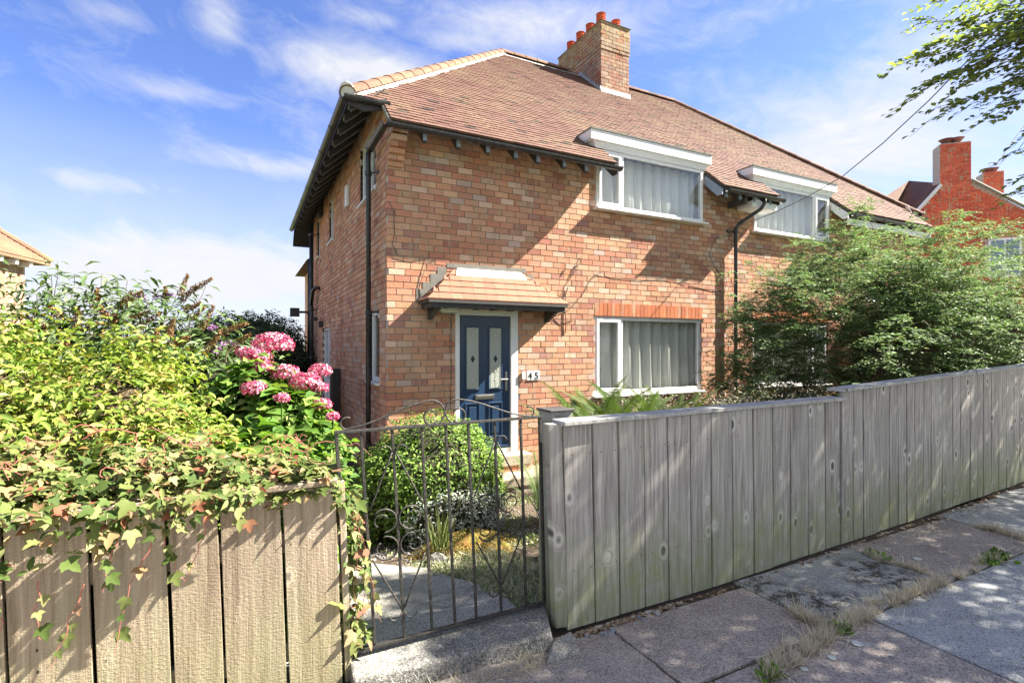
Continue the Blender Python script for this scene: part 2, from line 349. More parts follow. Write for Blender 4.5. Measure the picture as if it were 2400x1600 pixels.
REDST = mat('red_stem', lambda q: pr(q, q.mix(q.noise(pos(q), 20, 3), (.30, .06, .05), (.34, .16, .10)), .6))
BARK = mat('bark', lambda q: pr(q, q.mix(q.noise(vscale(q, pos(q), 1, 1, .25), 16, 4), (.06, .05, .04), (.17, .145, .12)), .95, bump=q.noise(vscale(q, pos(q), 1, 1, .25), 16, 4), bd=.03))
def m_leaf(cols, trans=.32, tint=(1.25, 1.35, .55)):
    cols = [(p_, tuple(v_ * .80 for v_ in c_)) for p_, c_ in cols]
    def fn(q):
        r = rnd(q); c = q.ramp(r, cols)
        c = q.mix(q.mapr(q.noise(pos(q), 35, 2), .3, .7, 0, .25), c, q.mix(1, c, (.6, .62, .5), 'MULTIPLY'))
        d = q.n('ShaderNodeBsdfPrincipled', Roughness=.62); d.inputs['Specular IOR Level'].default_value = .18; q.t.links.new(c, d.inputs['Base Color'])
        tc_ = q.mix(1, c, tint, 'MULTIPLY')
        t = q.n('ShaderNodeBsdfTranslucent', Color=tc_)
        return q.n('ShaderNodeMixShader', i0=trans, i1=d.outputs[0], i2=t.outputs[0]).outputs[0]
    return fn
L_HEDGE = mat('pieris_leaf', m_leaf([(0, (.12, .19, .035)), (.3, (.21, .30, .05)), (.6, (.34, .42, .08)), (.8, (.42, .44, .11)), (.88, (.28, .16, .05)), (1, (.40, .40, .18))], .3, (1.15, 1.3, .6)))
L_HYD = mat('hydrangea_leaf', m_leaf([(0, (.07, .16, .03)), (.5, (.14, .27, .045)), (.85, (.25, .36, .08)), (1, (.36, .43, .14))], .35))
L_CREEP = mat('creeper_leaf', m_leaf([(0, (.07, .12, .03)), (.3, (.14, .20, .05)), (.6, (.27, .30, .10)), (.8, (.37, .35, .16)), (.9, (.40, .22, .12)), (.95, (.30, .08, .05)), (1, (.48, .45, .27))], .33, (1.15, 1.2, .7)))
L_BUD = mat('buddleia_leaf', m_leaf([(0, (.06, .11, .035)), (.5, (.11, .18, .06)), (.8, (.18, .24, .11)), (1, (.26, .30, .20))], .25))
L_CONB = mat('bright_conifer_leaf', m_leaf([(0, (.09, .19, .025)), (.5, (.17, .31, .035)), (1, (.30, .42, .06))], .3))
L_DARK = mat('dark_shrub_leaf', m_leaf([(0, (.04, .065, .04)), (.6, (.075, .115, .065)), (1, (.14, .19, .09))], .2))
L_FUCH = mat('fuchsia_leaf', m_leaf([(0, (.10, .17, .085)), (.4, (.18, .27, .13)), (.75, (.27, .37, .18)), (.92, (.36, .44, .22)), (1, (.48, .54, .32))], .3, (1.1, 1.25, .7)))
L_TREE = mat('street_tree_leaf', m_leaf([(0, (.13, .18, .085)), (.5, (.24, .30, .11)), (.85, (.36, .40, .12)), (1, (.52, .56, .13))], .6, (1.1, 1.2, .6)))
L_BOX = mat('box_leaf', m_leaf([(0, (.08, .15, .03)), (.5, (.16, .28, .05)), (.85, (.30, .45, .09)), (1, (.42, .54, .15))], .28))
L_SILV = mat('silver_leaf', m_leaf([(0, (.36, .43, .35)), (.5, (.54, .60, .50)), (1, (.78, .80, .70))], .15))
L_FERN = mat('fern_leaf', m_leaf([(0, (.08, .13, .035)), (.6, (.12, .18, .05)), (1, (.20, .25, .08))], .25, (1.1, 1.2, .6)))
L_DRY = mat('dry_grass', m_leaf([(0, (.62, .52, .36)), (.6, (.86, .77, .58)), (1, (.97, .92, .80))], .3, (1, .95, .85)))
L_GRASS = mat('green_grass', m_leaf([(0, (.10, .15, .04)), (.6, (.20, .24, .08)), (1, (.36, .36, .17))], .3))
L_SCRAMB = mat('ground_cover_leaf', m_leaf([(0, (.20, .28, .11)), (.5, (.36, .41, .24)), (1, (.62, .62, .46))], .25))
PETAL = mat('pink_petal', m_leaf([(0, (.56, .03, .11)), (.35, (.66, .08, .20)), (.6, (.74, .26, .38)), (.85, (.84, .55, .62)), (1, (.72, .55, .42))], .25, (1, .9, .95)))
PURP = mat('purple_floret', m_leaf([(0, (.34, .12, .42)), (1, (.52, .26, .60))], .2))
SEED = mat('brown_seed_head', m_leaf([(0, (.20, .10, .04)), (.5, (.33, .18, .08)), (1, (.46, .30, .15))], .1))
CREAM = mat('white_flower', m_leaf([(0, (.52, .54, .44)), (1, (.70, .68, .58))], .25))
CORE = mat('dark_core_filler', lambda q: pr(q, q.mix(q.noise(pos(q), 40, 4), (.015, .02, .008), (.06, .055, .02)), .95, bump=q.noise(pos(q), 50, 3), bd=.05, bs=1))
HEDC = mat('dark_brown_filler', lambda q: pr(q, q.mix(q.noise(pos(q), 45, 4), (.03, .035, .012), (.16, .10, .045)), .95, bump=q.noise(pos(q), 60, 3), bd=.05, bs=1))

# ------------------------------------------------------------------ foliage helpers
def T_ovate(w=.5, fold=.12, curl=.12):
    v = np.array([(0, 0, 0), (-w * .42, .28, fold * .8), (-w * .46, .58, fold), (0, 1, -curl), (w * .46, .58, fold), (w * .42, .28, fold * .8), (0, .5, 0)])
    f = np.array([(0, 6, 1), (1, 6, 2), (2, 6, 3), (3, 6, 4), (4, 6, 5), (5, 6, 0)]); return v, f
def T_small(w=.5, fold=.12):
    v = np.array([(0, 0, 0), (-w * .5, .5, fold), (0, 1, -.05), (w * .5, .5, fold)]); return v, np.array([(0, 2, 1), (0, 3, 2)])
def T_lobed():
    p = [(0, 0), (-.22, -.06), (-.40, .10), (-.56, .46), (-.36, .44), (-.22, .50), (-.20, .72), (0, 1.05), (.20, .72), (.22, .50), (.36, .44), (.56, .46), (.40, .10), (.22, -.06)]
    v = np.array([(x, y, abs(x) * .22 - .12 * y * y) for x, y in p] + [(0, .35, 0)]); n = len(p)
    return v, np.array([(i, n, (i + 1) % n) for i in range(n)])[:, ::-1]
def T_lance(): return T_ovate(.24, .05, .25)
def T_blade():
    return np.array([(-.02, 0, 0), (.02, 0, 0), (.016, .55, .04), (-.016, .55, .04), (0, 1, .22)]), np.array([(0, 1, 2), (0, 2, 3), (3, 2, 4)])
def basis(nrm, tip):
    n = nrm / (np.linalg.norm(nrm, axis=1, keepdims=True) + 1e-9)
    t = tip - n * np.sum(tip * n, axis=1, keepdims=True); t /= (np.linalg.norm(t, axis=1, keepdims=True) + 1e-9)
    x = np.cross(t, n); return np.stack([x, t, n], axis=2)          # columns
def leaves(name, parent, P, N, Tp, size, mt, tmpl, nsep=0, sep_name='leaf', kind='stuff'):
    P = np.asarray(P, float); n = len(P); B = basis(np.asarray(N, float), np.asarray(Tp, float)) * np.asarray(size).reshape(-1, 1, 1)
    rr = rng.random(n); v0, f0 = tmpl; sel = np.zeros(n, bool)
    if nsep:
        X = P - np.array(CAM); w = X[:, 0] * VC + X[:, 1] * VS; r = X[:, 0] * VS - X[:, 1] * VC
        u = 1200 + FPX * r / np.maximum(w, .1); vv = 811 - FPX * X[:, 2] / np.maximum(w, .1)
        face = -np.sum(np.asarray(N) * X, axis=1) / np.linalg.norm(X, axis=1)
        score = np.asarray(size) * np.ones(n) / np.maximum(w, .1) * (.6 + np.clip(face, -.3, 1)) * rng.uniform(.7, 1.3, n)
        score[(u < 20) | (u > 2380) | (vv < 10) | (vv > 1590) | (w < .3)] = 0
        idx = np.argsort(-score)[:nsep]; sel[idx] = True
        me = mesh_np(sep_name, v0, f0, np.zeros(len(v0)), mt)
        for i in idx:
            o = link(sep_name, me, parent)
            M = Matrix([[*B[i][0], P[i][0]], [*B[i][1], P[i][1]], [*B[i][2], P[i][2]], [0, 0, 0, 1]])
            o.matrix_basis = M
    k = ~sel; m = int(k.sum())
    if m:
        V = np.einsum('nij,kj->nki', B[k], v0) + P[k][:, None, :]
        F = f0[None, :, :] + (np.arange(m) * len(v0))[:, None, None]
        me = mesh_np(name, V.reshape(-1, 3), F.reshape(-1, 3), np.repeat(rr[k], len(v0)), mt)
        return link(name, me, parent, kind)
def rdir(n): 
    v = rng.normal(size=(n, 3)); return v / np.linalg.norm(v, axis=1, keepdims=True)
def blob_pts(blobs, n, lo=.8, hi=1.05, zmin=-9, lump=.10):
    area = np.array([(b[3] * b[4] + b[4] * b[5] + b[3] * b[5]) for b in blobs]); pk = rng.choice(len(blobs), int(n * 1.9), p=area / area.sum())
    d = rdir(len(pk)); bb = np.array(blobs)[pk]; c = bb[:, :3]; rad = bb[:, 3:6]
    lm = 1 + lump * (np.sin(d[:, 0] * 9 + c[:, 0] * 7) * np.sin(d[:, 1] * 8 + 1) + np.sin(d[:, 2] * 11 + c[:, 1] * 5) * .6)
    s = rng.uniform(lo, hi, len(pk))[:, None] * lm[:, None]; P = c + d * rad * s; N = d / rad; N /= np.linalg.norm(N, axis=1, keepdims=True)
    ok = P[:, 2] > zmin
    for i, b in enumerate(blobs):
        q = np.sqrt((((P - np.array(b[:3])) / np.array(b[3:6])) ** 2).sum(1)); ok &= (pk == i) | (q > lo * .93)
    P, N = P[ok][:n], N[ok][:n]; return P, N
def core(name, blobs, parent, mt, sc_=.82, zmin=-.5):  # added dark blobs; they darken and close plant interiors
    mb = MB()
    for b in blobs:
        n, k = 14, 9; V = []; F = []
        for i in range(k + 1):
            th = math.pi * i / k
            for j in range(n):
                ph = 2 * math.pi * j / n; rr = sc_ * (1 + .10 * R.uniform(-1, 1))
                V.append((b[0] + b[3] * rr * math.sin(th) * math.cos(ph), b[1] + b[4] * rr * math.sin(th) * math.sin(ph), max(zmin, b[2] + b[5] * rr * math.cos(th))))
        for i in range(k):
            for j in range(n): F.append((i * n + j, (i + 1) * n + j, (i + 1) * n + (j + 1) % n, i * n + (j + 1) % n))
        mb.add(V, F)
    return obj(name, mb, mt, parent, smooth=True)
def orient(N, up=.5, rand=.6, tip_out=.6, droop=0.0):
    n = len(N); U = np.array([0, 0, 1.0]); nn = N * (1 - up) + U * up + rdir(n) * rand
    tt = rdir(n) * .8 + N * tip_out + np.array([0, 0, -droop]); return nn, tt

# ================================================================== GROUND
def gz(x, y):                                            # garden falls from the street to the house
    if y < -4.35: return -.01
    t = min(1, (y + 4.35) / 3.2); return -.01 - .45 * t * t * (3 - 2 * t)
def grid(x0, x1, y0, y1, nx, ny, zf):
    mb = MB(); V = []; F = []
    for j in range(ny + 1):
        for i in range(nx + 1):
            x = x0 + (x1 - x0) * i / nx; y = y0 + (y1 - y0) * j / ny; V.append((x, y, zf(x, y)))
    for j in range(ny):
        for i in range(nx):
            a = j * (nx + 1) + i; F.append((a, a + 1, a + nx + 2, a + nx + 1))
    return mb.add(V, F)
obj('ground', grid(-400, 400, -400, 600, 20, 20, lambda x, y: -.62), GRASSG, kind='structure')
obj('garden_soil', grid(-9, 18, -4.42, 14, 160, 110, lambda x, y: gz(x, y) + .02 * math.sin(x * 5.1 + y * 3) * math.sin(y * 4.3) if y < -.1 else -.475), SOIL, kind='structure', smooth=True)
obj('road', MB().box(-60, 60, -16, -8.45, -.3, -.12), ASPH, kind='structure')
obj('kerb', MB().box(-60, 60, -8.45, -8.3, -.3, .0), CONC, kind='structure')
obj('pavement_bed', MB().box(-60, 60, -8.29, -4.44, -.6, -.014), SOIL, kind='structure')
pav = obj('pavement', MB().box(-60, -6, -8.28, -4.6, -.013, -.002).box(14, 60, -8.28, -4.3, -.013, -.002), SLABG, kind='structure')
def slab(x0, x1, y0, y1, m, dz=0, tilt=0):
    gx = .007; mb = MB(); n = 8; j = lambda: R.uniform(-.004, .004)
    x0 += gx; x1 -= gx; y0 += gx; y1 -= gx; z = R.uniform(-.003, .003) + dz
    P = [(x0 + (x1 - x0) * i / n, y0 + j()) for i in range(n)] + [(x1 + j(), y0 + (y1 - y0) * i / n) for i in range(n)] + \
        [(x1 - (x1 - x0) * i / n, y1 + j()) for i in range(n)] + [(x0 + j(), y1 - (y1 - y0) * i / n) for i in range(n)]
    mb.prism([(x, y, -.05) for x, y in P], (0, 0, .05 + z)); return obj('paving_slab', mb, m, pav, bevel=.004)
r1 = [(-6, -4.8, SLABG), (-4.8, -3.6, SLABP), (-3.6, -2.4, SLABG), (-2.4, -1.15, SLABP), (-1.15, .055, SLABP), (.055, 1.085, SLABP), (1.085, 2.32, SLABM), (2.32, 3.77, SLABP), (3.77, 5.0, SLABG), (5.0, 6.3, SLABG), (6.3, 7.6, SLABP), (7.6, 9, SLABG), (9, 10.3, SLABG), (10.3, 12, SLABP), (12, 14, SLABG)]
for x0, x1, m in r1:
    top = -4.62 if x1 < -1.1 else (-4.64 if x1 < 1.2 else -4.56 + max(0, x0 - 2) * .045); slab(x0, x1, -5.215, top - .02, m)
for k, (x0, x1, m) in enumerate([(-6, -4.6, SLABP), (-4.6, -3.4, SLABG), (-3.4, -2.2, SLABG), (-2.2, -1.0, SLABP), (-1.0, .2, SLABP), (.2, 1.40, SLABP), (1.40, 2.58, SLABG), (2.58, 3.8, SLABG), (3.8, 5.0, SLABP), (5.0, 6.2, SLABG), (6.2, 7.4, SLABG), (7.4, 9.5, SLABP), (9.5, 14, SLABG)]):
    slab(x0, x1, -6.13, -5.22, m, -.003)
for row in range(2):
    for k in range(16): slab(-6 + k * 1.25 + row * .5, -4.75 + k * 1.25 + row * .5, -7.04 - row * .92 + (.0), -6.14 - row * .92, [SLABG, SLABP, SLABG][(k + row) % 3])
# garden path of concrete from the gate
mb = MB(); PP = [(-1.32, -4.46), (-.30, -4.46), (-.33, -4.0), (-.50, -3.45), (-.60, -3.1), (-.68, -2.85), (-.95, -2.6), (-1.0, -1.4), (-.95, 1.0), (-1.0, 8), (-1.75, 8), (-1.75, 1), (-1.8, -2.5), (-1.6, -4.0)]
V = []; 
ny = 26
def lerp_path(y):
    L = [(-4.46, -1.6, -.28), (-4.0, -1.6, -.33), (-3.45, -1.65, -.48), (-3.0, -1.7, -.64), (-2.7, -1.72, -.85), (-2.3, -1.72, -.98), (-1, -1.75, -.7), (9, -1.75, -.02)]
    for (a, l0, r0), (b, l1, r1_) in zip(L, L[1:]):
        if y <= b: t = (y - a) / (b - a); return l0 + (l1 - l0) * t, r0 + (r1_ - r0) * t
    return L[-1][1:]
for i in range(41):
    y = -4.46 + i * .3; l, r_ = lerp_path(y); r_ += .03 * math.sin(y * 9)
    for k in range(7): x = l + (r_ - l) * k / 6; V.append((x, y, gz(x, y) + .035))
mb.add(V, [(i * 7 + k, i * 7 + k + 1, (i + 1) * 7 + k + 1, (i + 1) * 7 + k) for i in range(40) for k in range(6)])
obj('garden_path', mb, CONC, kind='structure')

# ================================================================== HOUSES
CO, BL, JT = .0877, .223, .0105
SL = .886; CS = 1 / math.sqrt(1 + SL * SL); SN = SL * CS; Z0 = 4.697
def zr(y): return Z0 + SL * y
MX = 12.92
def score_px(c, s):
    c = Vector(c); 
    if CUR['mirror'] is not None: c = Vector((CUR['mirror'] - c.x, c.y, c.z))
    u, v, w = pix(c)
    if w < .3 or u < 0 or u > 2400 or v < 0 or v > 1600: return 0
    return s / w
UNIT = {}
def unit_box(m):
    if m.name not in UNIT:
        b = MB().box(-.5, .5, -.5, .5, -.5, .5, 0.0); me = bpy.data.meshes.new('piece'); me.from_pydata(b.v, [], b.f); setrnd(me, b.r); me.materials.append(m); UNIT[m.name] = me
    return UNIT[m.name]
def pieces(lst, parent, name, stuff, m, nsep=300, ok=lambda c: True):
    """lst: (centre, dims, matrix3 or None). The nsep that show largest become objects, the rest one mesh."""
    sc_ = [(score_px(c, d[0] * d[2]) if ok(c) else 0, i) for i, (c, d, M3) in enumerate(lst)]
    sc_.sort(reverse=True); top = {i for s_, i in sc_[:nsep] if s_ > 0}
    mb = MB(); me = unit_box(m); mir = CUR['mirror']
    for i, (c, d, M3) in enumerate(lst):
        M3 = M3 or Matrix.Identity(3)
        if i in top:
            M = M3.copy(); c2 = Vector(c)
            if mir is not None:
                S = Matrix.Diagonal((-1, 1, 1)); M = S @ M @ S; c2.x = mir - c2.x
            o = link(name, me, parent); o.matrix_basis = Matrix.Translation(c2) @ M.to_4x4() @ Matrix.Diagonal((*d, 1))
        else:
            c = Vector(c); h = Vector(d) / 2
            P = [c + M3 @ Vector((sx * h.x, sy * h.y, sz * h.z)) for sz in (-1, 1) for sx, sy in ((-1, -1), (1, -1), (1, 1), (-1, 1))]
            mb.hexa(P)
    if mb.v: obj(stuff, mb, m, parent, kind='stuff')
def brickwork(u0, u1, z0, z1, holes, topf=None, botn=0):
    """rows of bricks in facade coords -> list (ucentre, z, len)"""
    out = []; n0 = math.floor(z0 / CO); n1 = math.ceil(z1 / CO)
    for k in range(n0, n1):
        a = k * CO; b = a + CO - JT; zc = (a + b) / 2
        segs = [(u0, u1)]
        for (h0, h1, hz0, hz1) in holes:
            if min(b, hz1) - max(a, hz0) > .45 * CO:
                ns = []
                for s0, s1 in segs:
                    if h1 <= s0 or h0 >= s1: ns.append((s0, s1)); continue
                    if h0 > s0: ns.append((s0, h0))
                    if h1 < s1: ns.append((h1, s1))
                segs = ns
        for s0, s1 in segs:
            L = BL
            x = math.floor(s0 / L) * L - (L / 2 if k % 2 else 0) + .02 * math.sin(k * 2.3)
            while x < s1:
                p0 = max(x, s0) + (JT / 2 if x > s0 else 0); p1 = min(x + L, s1) - (JT / 2 if x + L < s1 else 0)
                if p1 - p0 > .035 and (topf is None or b < topf((p0 + p1) / 2)): out.append(((p0 + p1) / 2, zc, p1 - p0))
                x += L
    return out
def wall_core(name, m, parent, axis, u0, u1, z0, z1, holes, off, th, topf=None):
    us = sorted({u0, u1, *[h[0] for h in holes], *[h[1] for h in holes]} | set(np.arange(u0, u1, .5) if topf else [])); zs = sorted({z0, z1, *[h[2] for h in holes], *[h[3] for h in holes]})
    us = [u for u in us if u0 <= u <= u1]; zs = [z for z in zs if z0 <= z <= z1]; mb = MB()
    for a, b in zip(us, us[1:]):
        for c, d in zip(zs, zs[1:]):
            um, zm = (a + b) / 2, (c + d) / 2
            if any(h[0] < um < h[1] and h[2] < zm < h[3] for h in holes): continue
            dd = min(d, topf(a)) if topf else d
            if dd <= c: continue
            if axis == 'x': mb.box(a, b, off, off + th, c, dd)
            else: mb.box(off, off + th, a, b, c, dd)
    return obj(name, mb, m, parent)
def window(parent, X0, X1, zb, zt, y, label, side_case=.5, sill=True, yaxis=False, glass=True, flatw=.055):
    """front window; casement on the low-X side"""
    fr = MB(); f = flatw; d0, d1 = y - .0, y + .07
    def bx(mb, a, b, c, d, e, g_): mb.box(a, b, c, d, e, g_) if not yaxis else mb.box(c, d, a, b, e, g_)
    bx(fr, X0, X1, d0, d1, zt - f, zt); bx(fr, X0, X1, d0, d1, zb, zb + f * 1.15); bx(fr, X0, X0 + f, d0, d1, zb + f * 1.15, zt - f); bx(fr, X1 - f, X1, d0, d1, zb + f * 1.15, zt - f)
    xm = X0 + side_case
    if side_case: bx(fr, xm, xm + .075, d0, d1, zb + f * 1.15, zt - f)
    F = obj('window', fr, WHITE, parent, bevel=.006)
    if label: F['label'] = label
    if side_case:
        c = MB(); e = .05; a0, a1, b0, b1 = X0 + f - .012, xm + .012, zb + f * 1.15 - .012, zt - f + .012; q0, q1 = y - .018, y + .03
        bx(c, a0, a1, q0, q1, b1 - e, b1); bx(c, a0, a1, q0, q1, b0, b0 + e); bx(c, a0, a0 + e, q0, q1, b0 + e, b1 - e); bx(c, a1 - e, a1, q0, q1, b0 + e, b1 - e)
        obj('casement', c, WHITE, F, bevel=.005)
        p = MB(); bx(p, a0 + e, a1 - e, y + .012, y + .018, b0 + e, b1 - e); obj('pane', p, GLASS, F)
        p = MB(); bx(p, xm + .075, X1 - f, y + .022, y + .028, zb + f * 1.15, zt - f); obj('pane', p, GLASS, F)
    else:
        p = MB(); bx(p, X0 + f, X1 - f, y + .022, y + .028, zb + f * 1.15, zt - f); obj('pane', p, GLASS, F)
    if sill:
        s = MB(); bx(s, X0 - .05, X1 + .05, y - .10, y + .04, zb - .035, zb - .004); obj('sill', s, WHITE, F, bevel=.006)
    return F
def curtain(X0, X1, z0, z1, y, label, gap=None):
    mb = MB(); n = int((X1 - X0) / .012); V = []; F = []; ph = 0; rows = 7
    phs = []; 
    for i in range(n + 1): ph += R.uniform(.25, .85); phs.append(ph)
    for j in range(rows):
        t = j / (rows - 1)
        for i in range(n + 1):
            x = X0 + (X1 - X0) * i / n; a = .018 + .026 * (.5 + t * .5)
            V.append((x + .01 * math.sin(phs[i] * .31 + t * 3) * t, y + a * math.sin(phs[i] * .62 + .4 * math.sin(t * 4)) + .012 * math.sin(phs[i] * 1.7), z1 + (z0 - z1) * t))
    for j in range(rows - 1):
        for i in range(n):
            if gap and gap[0] < X0 + (X1 - X0) * (i + .5) / n < gap[1]: continue
            F.append((j * (n + 1) + i, (j + 1) * (n + 1) + i, (j + 1) * (n + 1) + i + 1, j * (n + 1) + i + 1))
    mb.add(V, F); o = obj('net_curtain', mb, CURT, None, smooth=True); tag(o, label, 'curtain', 'net curtains behind the front windows'); return o
def gutter(mb, p0, p1, r=.055, n=9):
    p0 = Vector(p0); p1 = Vector(p1); t = (p1 - p0).normalized(); s = t.cross(Vector((0, 0, 1))).normalized()
    ring = [(math.cos(a), -math.sin(a)) for a in [math.pi * i / n for i in range(n + 1)]]
    V = []
    for p in (p0, p1):
        for rr in (r, r - .006):
            for c, z in ring: V.append(p + s * c * rr + Vector((0, 0, z * rr)))
    m = n + 1; F = []
    for i in range(n):
        F.append((i, i + 1, 2 * m + i + 1, 2 * m + i)); F.append((m + i, 3 * m + i, 3 * m + i + 1, m + i + 1))
        for e in (0, 2 * m): F.append((e + i, e + m + i, e + m + i + 1, e + i + 1))
    F.append((0, 2 * m, 3 * m, m)); F.append((n, m + n, 3 * m + n, 2 * m + n)); mb.add(V, F)
    L = (p1 - p0).length; k = max(1, int(L / 1.0))
    for i in range(k + 1):
        c = p0 + t * min(L - .03, max(.03, L * i / k))
        V = []
        for dd in (-.025, .025):
            for a in ring: V.append(c + t * dd + s * a[0] * (r + .009) + Vector((0, 0, a[1] * (r + .009))))
        mb.add(V, [(j, j + 1, m + j + 1, m + j) for j in range(n)])
    return mb
def rafter(parent, x0, x1, y0, y1, d=.10, along='y', endm=True):
    pass
EAVE = -.38
def build_house(is_b):
    CUR['mirror'] = MX if is_b else None
    bx = 6.46
    fx = (lambda x: MX - x) if is_b else (lambda x: x)
    H = thing('semi_detached_house', 'left half of the brick semi-detached pair, with the navy front door and number 45' if not is_b else
              'right half of the semi-detached pair, partly hidden behind the large flowering shrub', 'house', (fx(3.2), 4.2, -.45), 'two halves of the semi-detached brick pair')
    cutR = 5.87 if not is_b else 5.54; cutL = 3.5 if not is_b else 3.30
    dw = (.965, 1.965, -.06, 2.035); gw = (3.375, 5.765, .70, 1.99); uw = (3.385, 5.765, 3.74, 4.70)
    holes = [dw, gw, uw, (3.368, 5.776, 1.99, 2.212)]
    wall = wall_core('wall', MORTAR, H, 'x', 0.013, bx - (0 if not is_b else .001), -.55, 4.62, [dw, gw, uw], .017, .24)
    rows = brickwork(0, bx, -.52, 4.56, holes)
    lst = [((u, .05 + R.uniform(-.0028, .0022), z), (L, .1, CO - JT), None) for u, z, L in rows]
    pieces(lst, wall, 'brick', 'brickwork', BRICK, 300, ok=lambda c: c[2] > 1.0)
    # soldier course over the ground floor window
    so_ = MB(); lint = obj('lintel', MB().box(3.37, 5.774, .008, .2, 1.992, 2.21), SOLD, H)
    n = 28; pieces([((3.368 + 2.408 * (i + .5) / n, .045 + R.uniform(-.001, .003), 2.102), (2.408 / n - .007, .1, .212), None) for i in range(n)], lint, 'brick', 'brickwork', SOLD)
    # side wall
    sh = [(.70, 1.84, 3.78, 4.70), (4.72, 5.35, 3.78, 4.70), (.45, 1.14, .98, 2.02), (5.15, 6.45, -.4, 1.95), (7.0, 7.5, 3.78, 4.70)]
    topf = lambda y: min(5.04, zr(y) - .10)
    wall2 = wall_core('wall', MORTAR, H, 'y', .26, 8.5, -.55, 5.04, sh, .015, .24, topf)
    rows = brickwork(.104, 8.5, -.52, 5.02, sh, topf)
    obj('brickwork', (lambda mb: [mb.box(R.uniform(-.0022, .0028), .1, u - L / 2, u + L / 2, z - (CO - JT) / 2, z + (CO - JT) / 2) for u, z, L in rows] and mb)(MB()), BRICK, wall2, kind='stuff')
    obj('wall', MB().box(.0, bx, 8.26, 8.5, -.55, 5.0), REDB if 0 else MORTAR, H)
    # corbel
    cb = MB()
    cor = obj('corbel', MB().box(.004, .195, -.30, .0, 4.24, 4.33), MORTAR, H)
    for i in range(6):
        z = 3.88 + i * .072; yo = -.052 * (i + 1) - .01
        for a, b in ((0, .1), (.106, .20)) if i % 2 else ((0, .2),):
            o = obj('brick', MB().box(a, b, yo, .02, z, z + .064), BRICK, cor)
    # ---- roof body
    zs = 4.75; mS = (8.46 - zs) / 4.21; AP = (3.73, 4.25, 8.46); FT = (-.48, .06, zs)
    D = (0, 0, -.07); rb = MB()
    P = lambda x, y: (x, y, zr(y) - .012)
    front = [P(-.05, EAVE), P(cutL, EAVE), P(cutL, -.001), P(cutR, -.001), P(cutR, EAVE), P(bx, EAVE), P(bx, 4.25), P(3.73, 4.25), (FT[0], FT[1], zs - .012), (FT[0], .02, zr(.02) - .012), P(-.05, .02)]
    rb.prism(list(reversed(front)), D)
    zb_ = lambda y: zr(8.5 - y)
    rb.prism([(bx, 4.25, 8.448), (bx, 8.88, 4.36), (-.48, 8.88, 4.36), (-.48, 8.44, 4.74), (3.73, 4.25, 8.448)], D)
    rb.prism([(FT[0], FT[1], zs - .012), (3.73, 4.25, 8.448), (-.48, 8.44, zs - .012)], D)
    roof = obj('roof', rb, DARKW, H)
    # front slope plain tiles
    G_ = .1; lst = []; nrm = Vector((0, -SN, CS)); sl = Vector((0, CS, SN)); tiltM = Matrix((( 1, 0, 0), (0, CS, -SN), (0, SN, CS)))
    tl = Matrix.Rotation(-.10, 3, 'X'); M3 = tiltM @ tl
    nrow = int((4.25 - EAVE) / CS / G_) + 1; TW = .168
    for i in range(nrow):
        y0 = EAVE - .03 + i * G_ * CS; yc = y0 + .065 * CS
        if yc > 4.2: break
        xl = -.05 if y0 < .03 else FT[0] + max(0, (y0 - .03)) * 4.21 / 4.19
        segs = [(xl, bx)] if y0 > -.02 else [(xl, cutL), (cutR, bx)]
        for s0, s1 in segs:
            x = math.floor(s0 / TW) * TW + (TW / 2 if i % 2 else 0) - TW
            while x < s1:
                a, b = max(x + .0015, s0), min(x + TW - .0015, s1)
                if b - a > .03 and not (3.25 < (a + b) / 2 < 5.88 and -.02 < y0 < .24) and not (5.98 < (a + b) / 2 and 3.34 < y0 + .05 ):
                    c = Vector(((a + b) / 2, yc, zr(yc))) + nrm * (.011 + R.uniform(-.002, .003))
                    lst.append((c, (b - a, .125, .030), M3))
                x += TW
    pieces(lst, roof, 'roof_tile', 'roof_tiles', TILE, 300)
    st = MB()                                              # side and rear slopes: strips per course
    for i in range(46):
        t = i / 46; y0 = FT[1] + 4.19 * t; x0 = -.5 + 4.21 * t; z0 = zs + 3.71 * t
        for a, b in zip(np.arange(y0, 8.5 - y0, .17), np.arange(y0 + .167, 8.5 - y0 + .1, .17)):
            st.hexa([(x0, a, z0), (x0 + .12, a, z0 + .09), (x0 + .12, b, z0 + .09), (x0, b, z0), (x0, a, z0 + .022), (x0 + .12, a, z0 + .11), (x0 + .12, b, z0 + .11), (x0, b, z0 + .022)])
    for i in range(46):
        t = i / 46; y0 = 8.9 - 4.65 * t; z0 = 4.36 + 4.1 * t; xl = -.48 + 4.21 * max(0, t - .09) / .91
        for a in np.arange(xl, bx, .34): st.hexa([(a, y0, z0), (min(bx, a + .336), y0, z0), (min(bx, a + .336), y0 - .13, z0 + .1), (a, y0 - .13, z0 + .1), (a, y0, z0 + .02), (min(bx, a + .336), y0, z0 + .02), (min(bx, a + .336), y0 - .13, z0 + .12), (a, y0 - .13, z0 + .12)])
    obj('rear_roof_tiles', st, TILE, roof, kind='stuff')
    # hip tiles, half round, bedded on mortar
    f, a = Vector(FT) + Vector((-.02, -.03, .0)), Vector(AP); hd = (a - f).normalized(); side = hd.cross(Vector((0, 0, 1))).normalized(); up = side.cross(hd)
    nh = 19
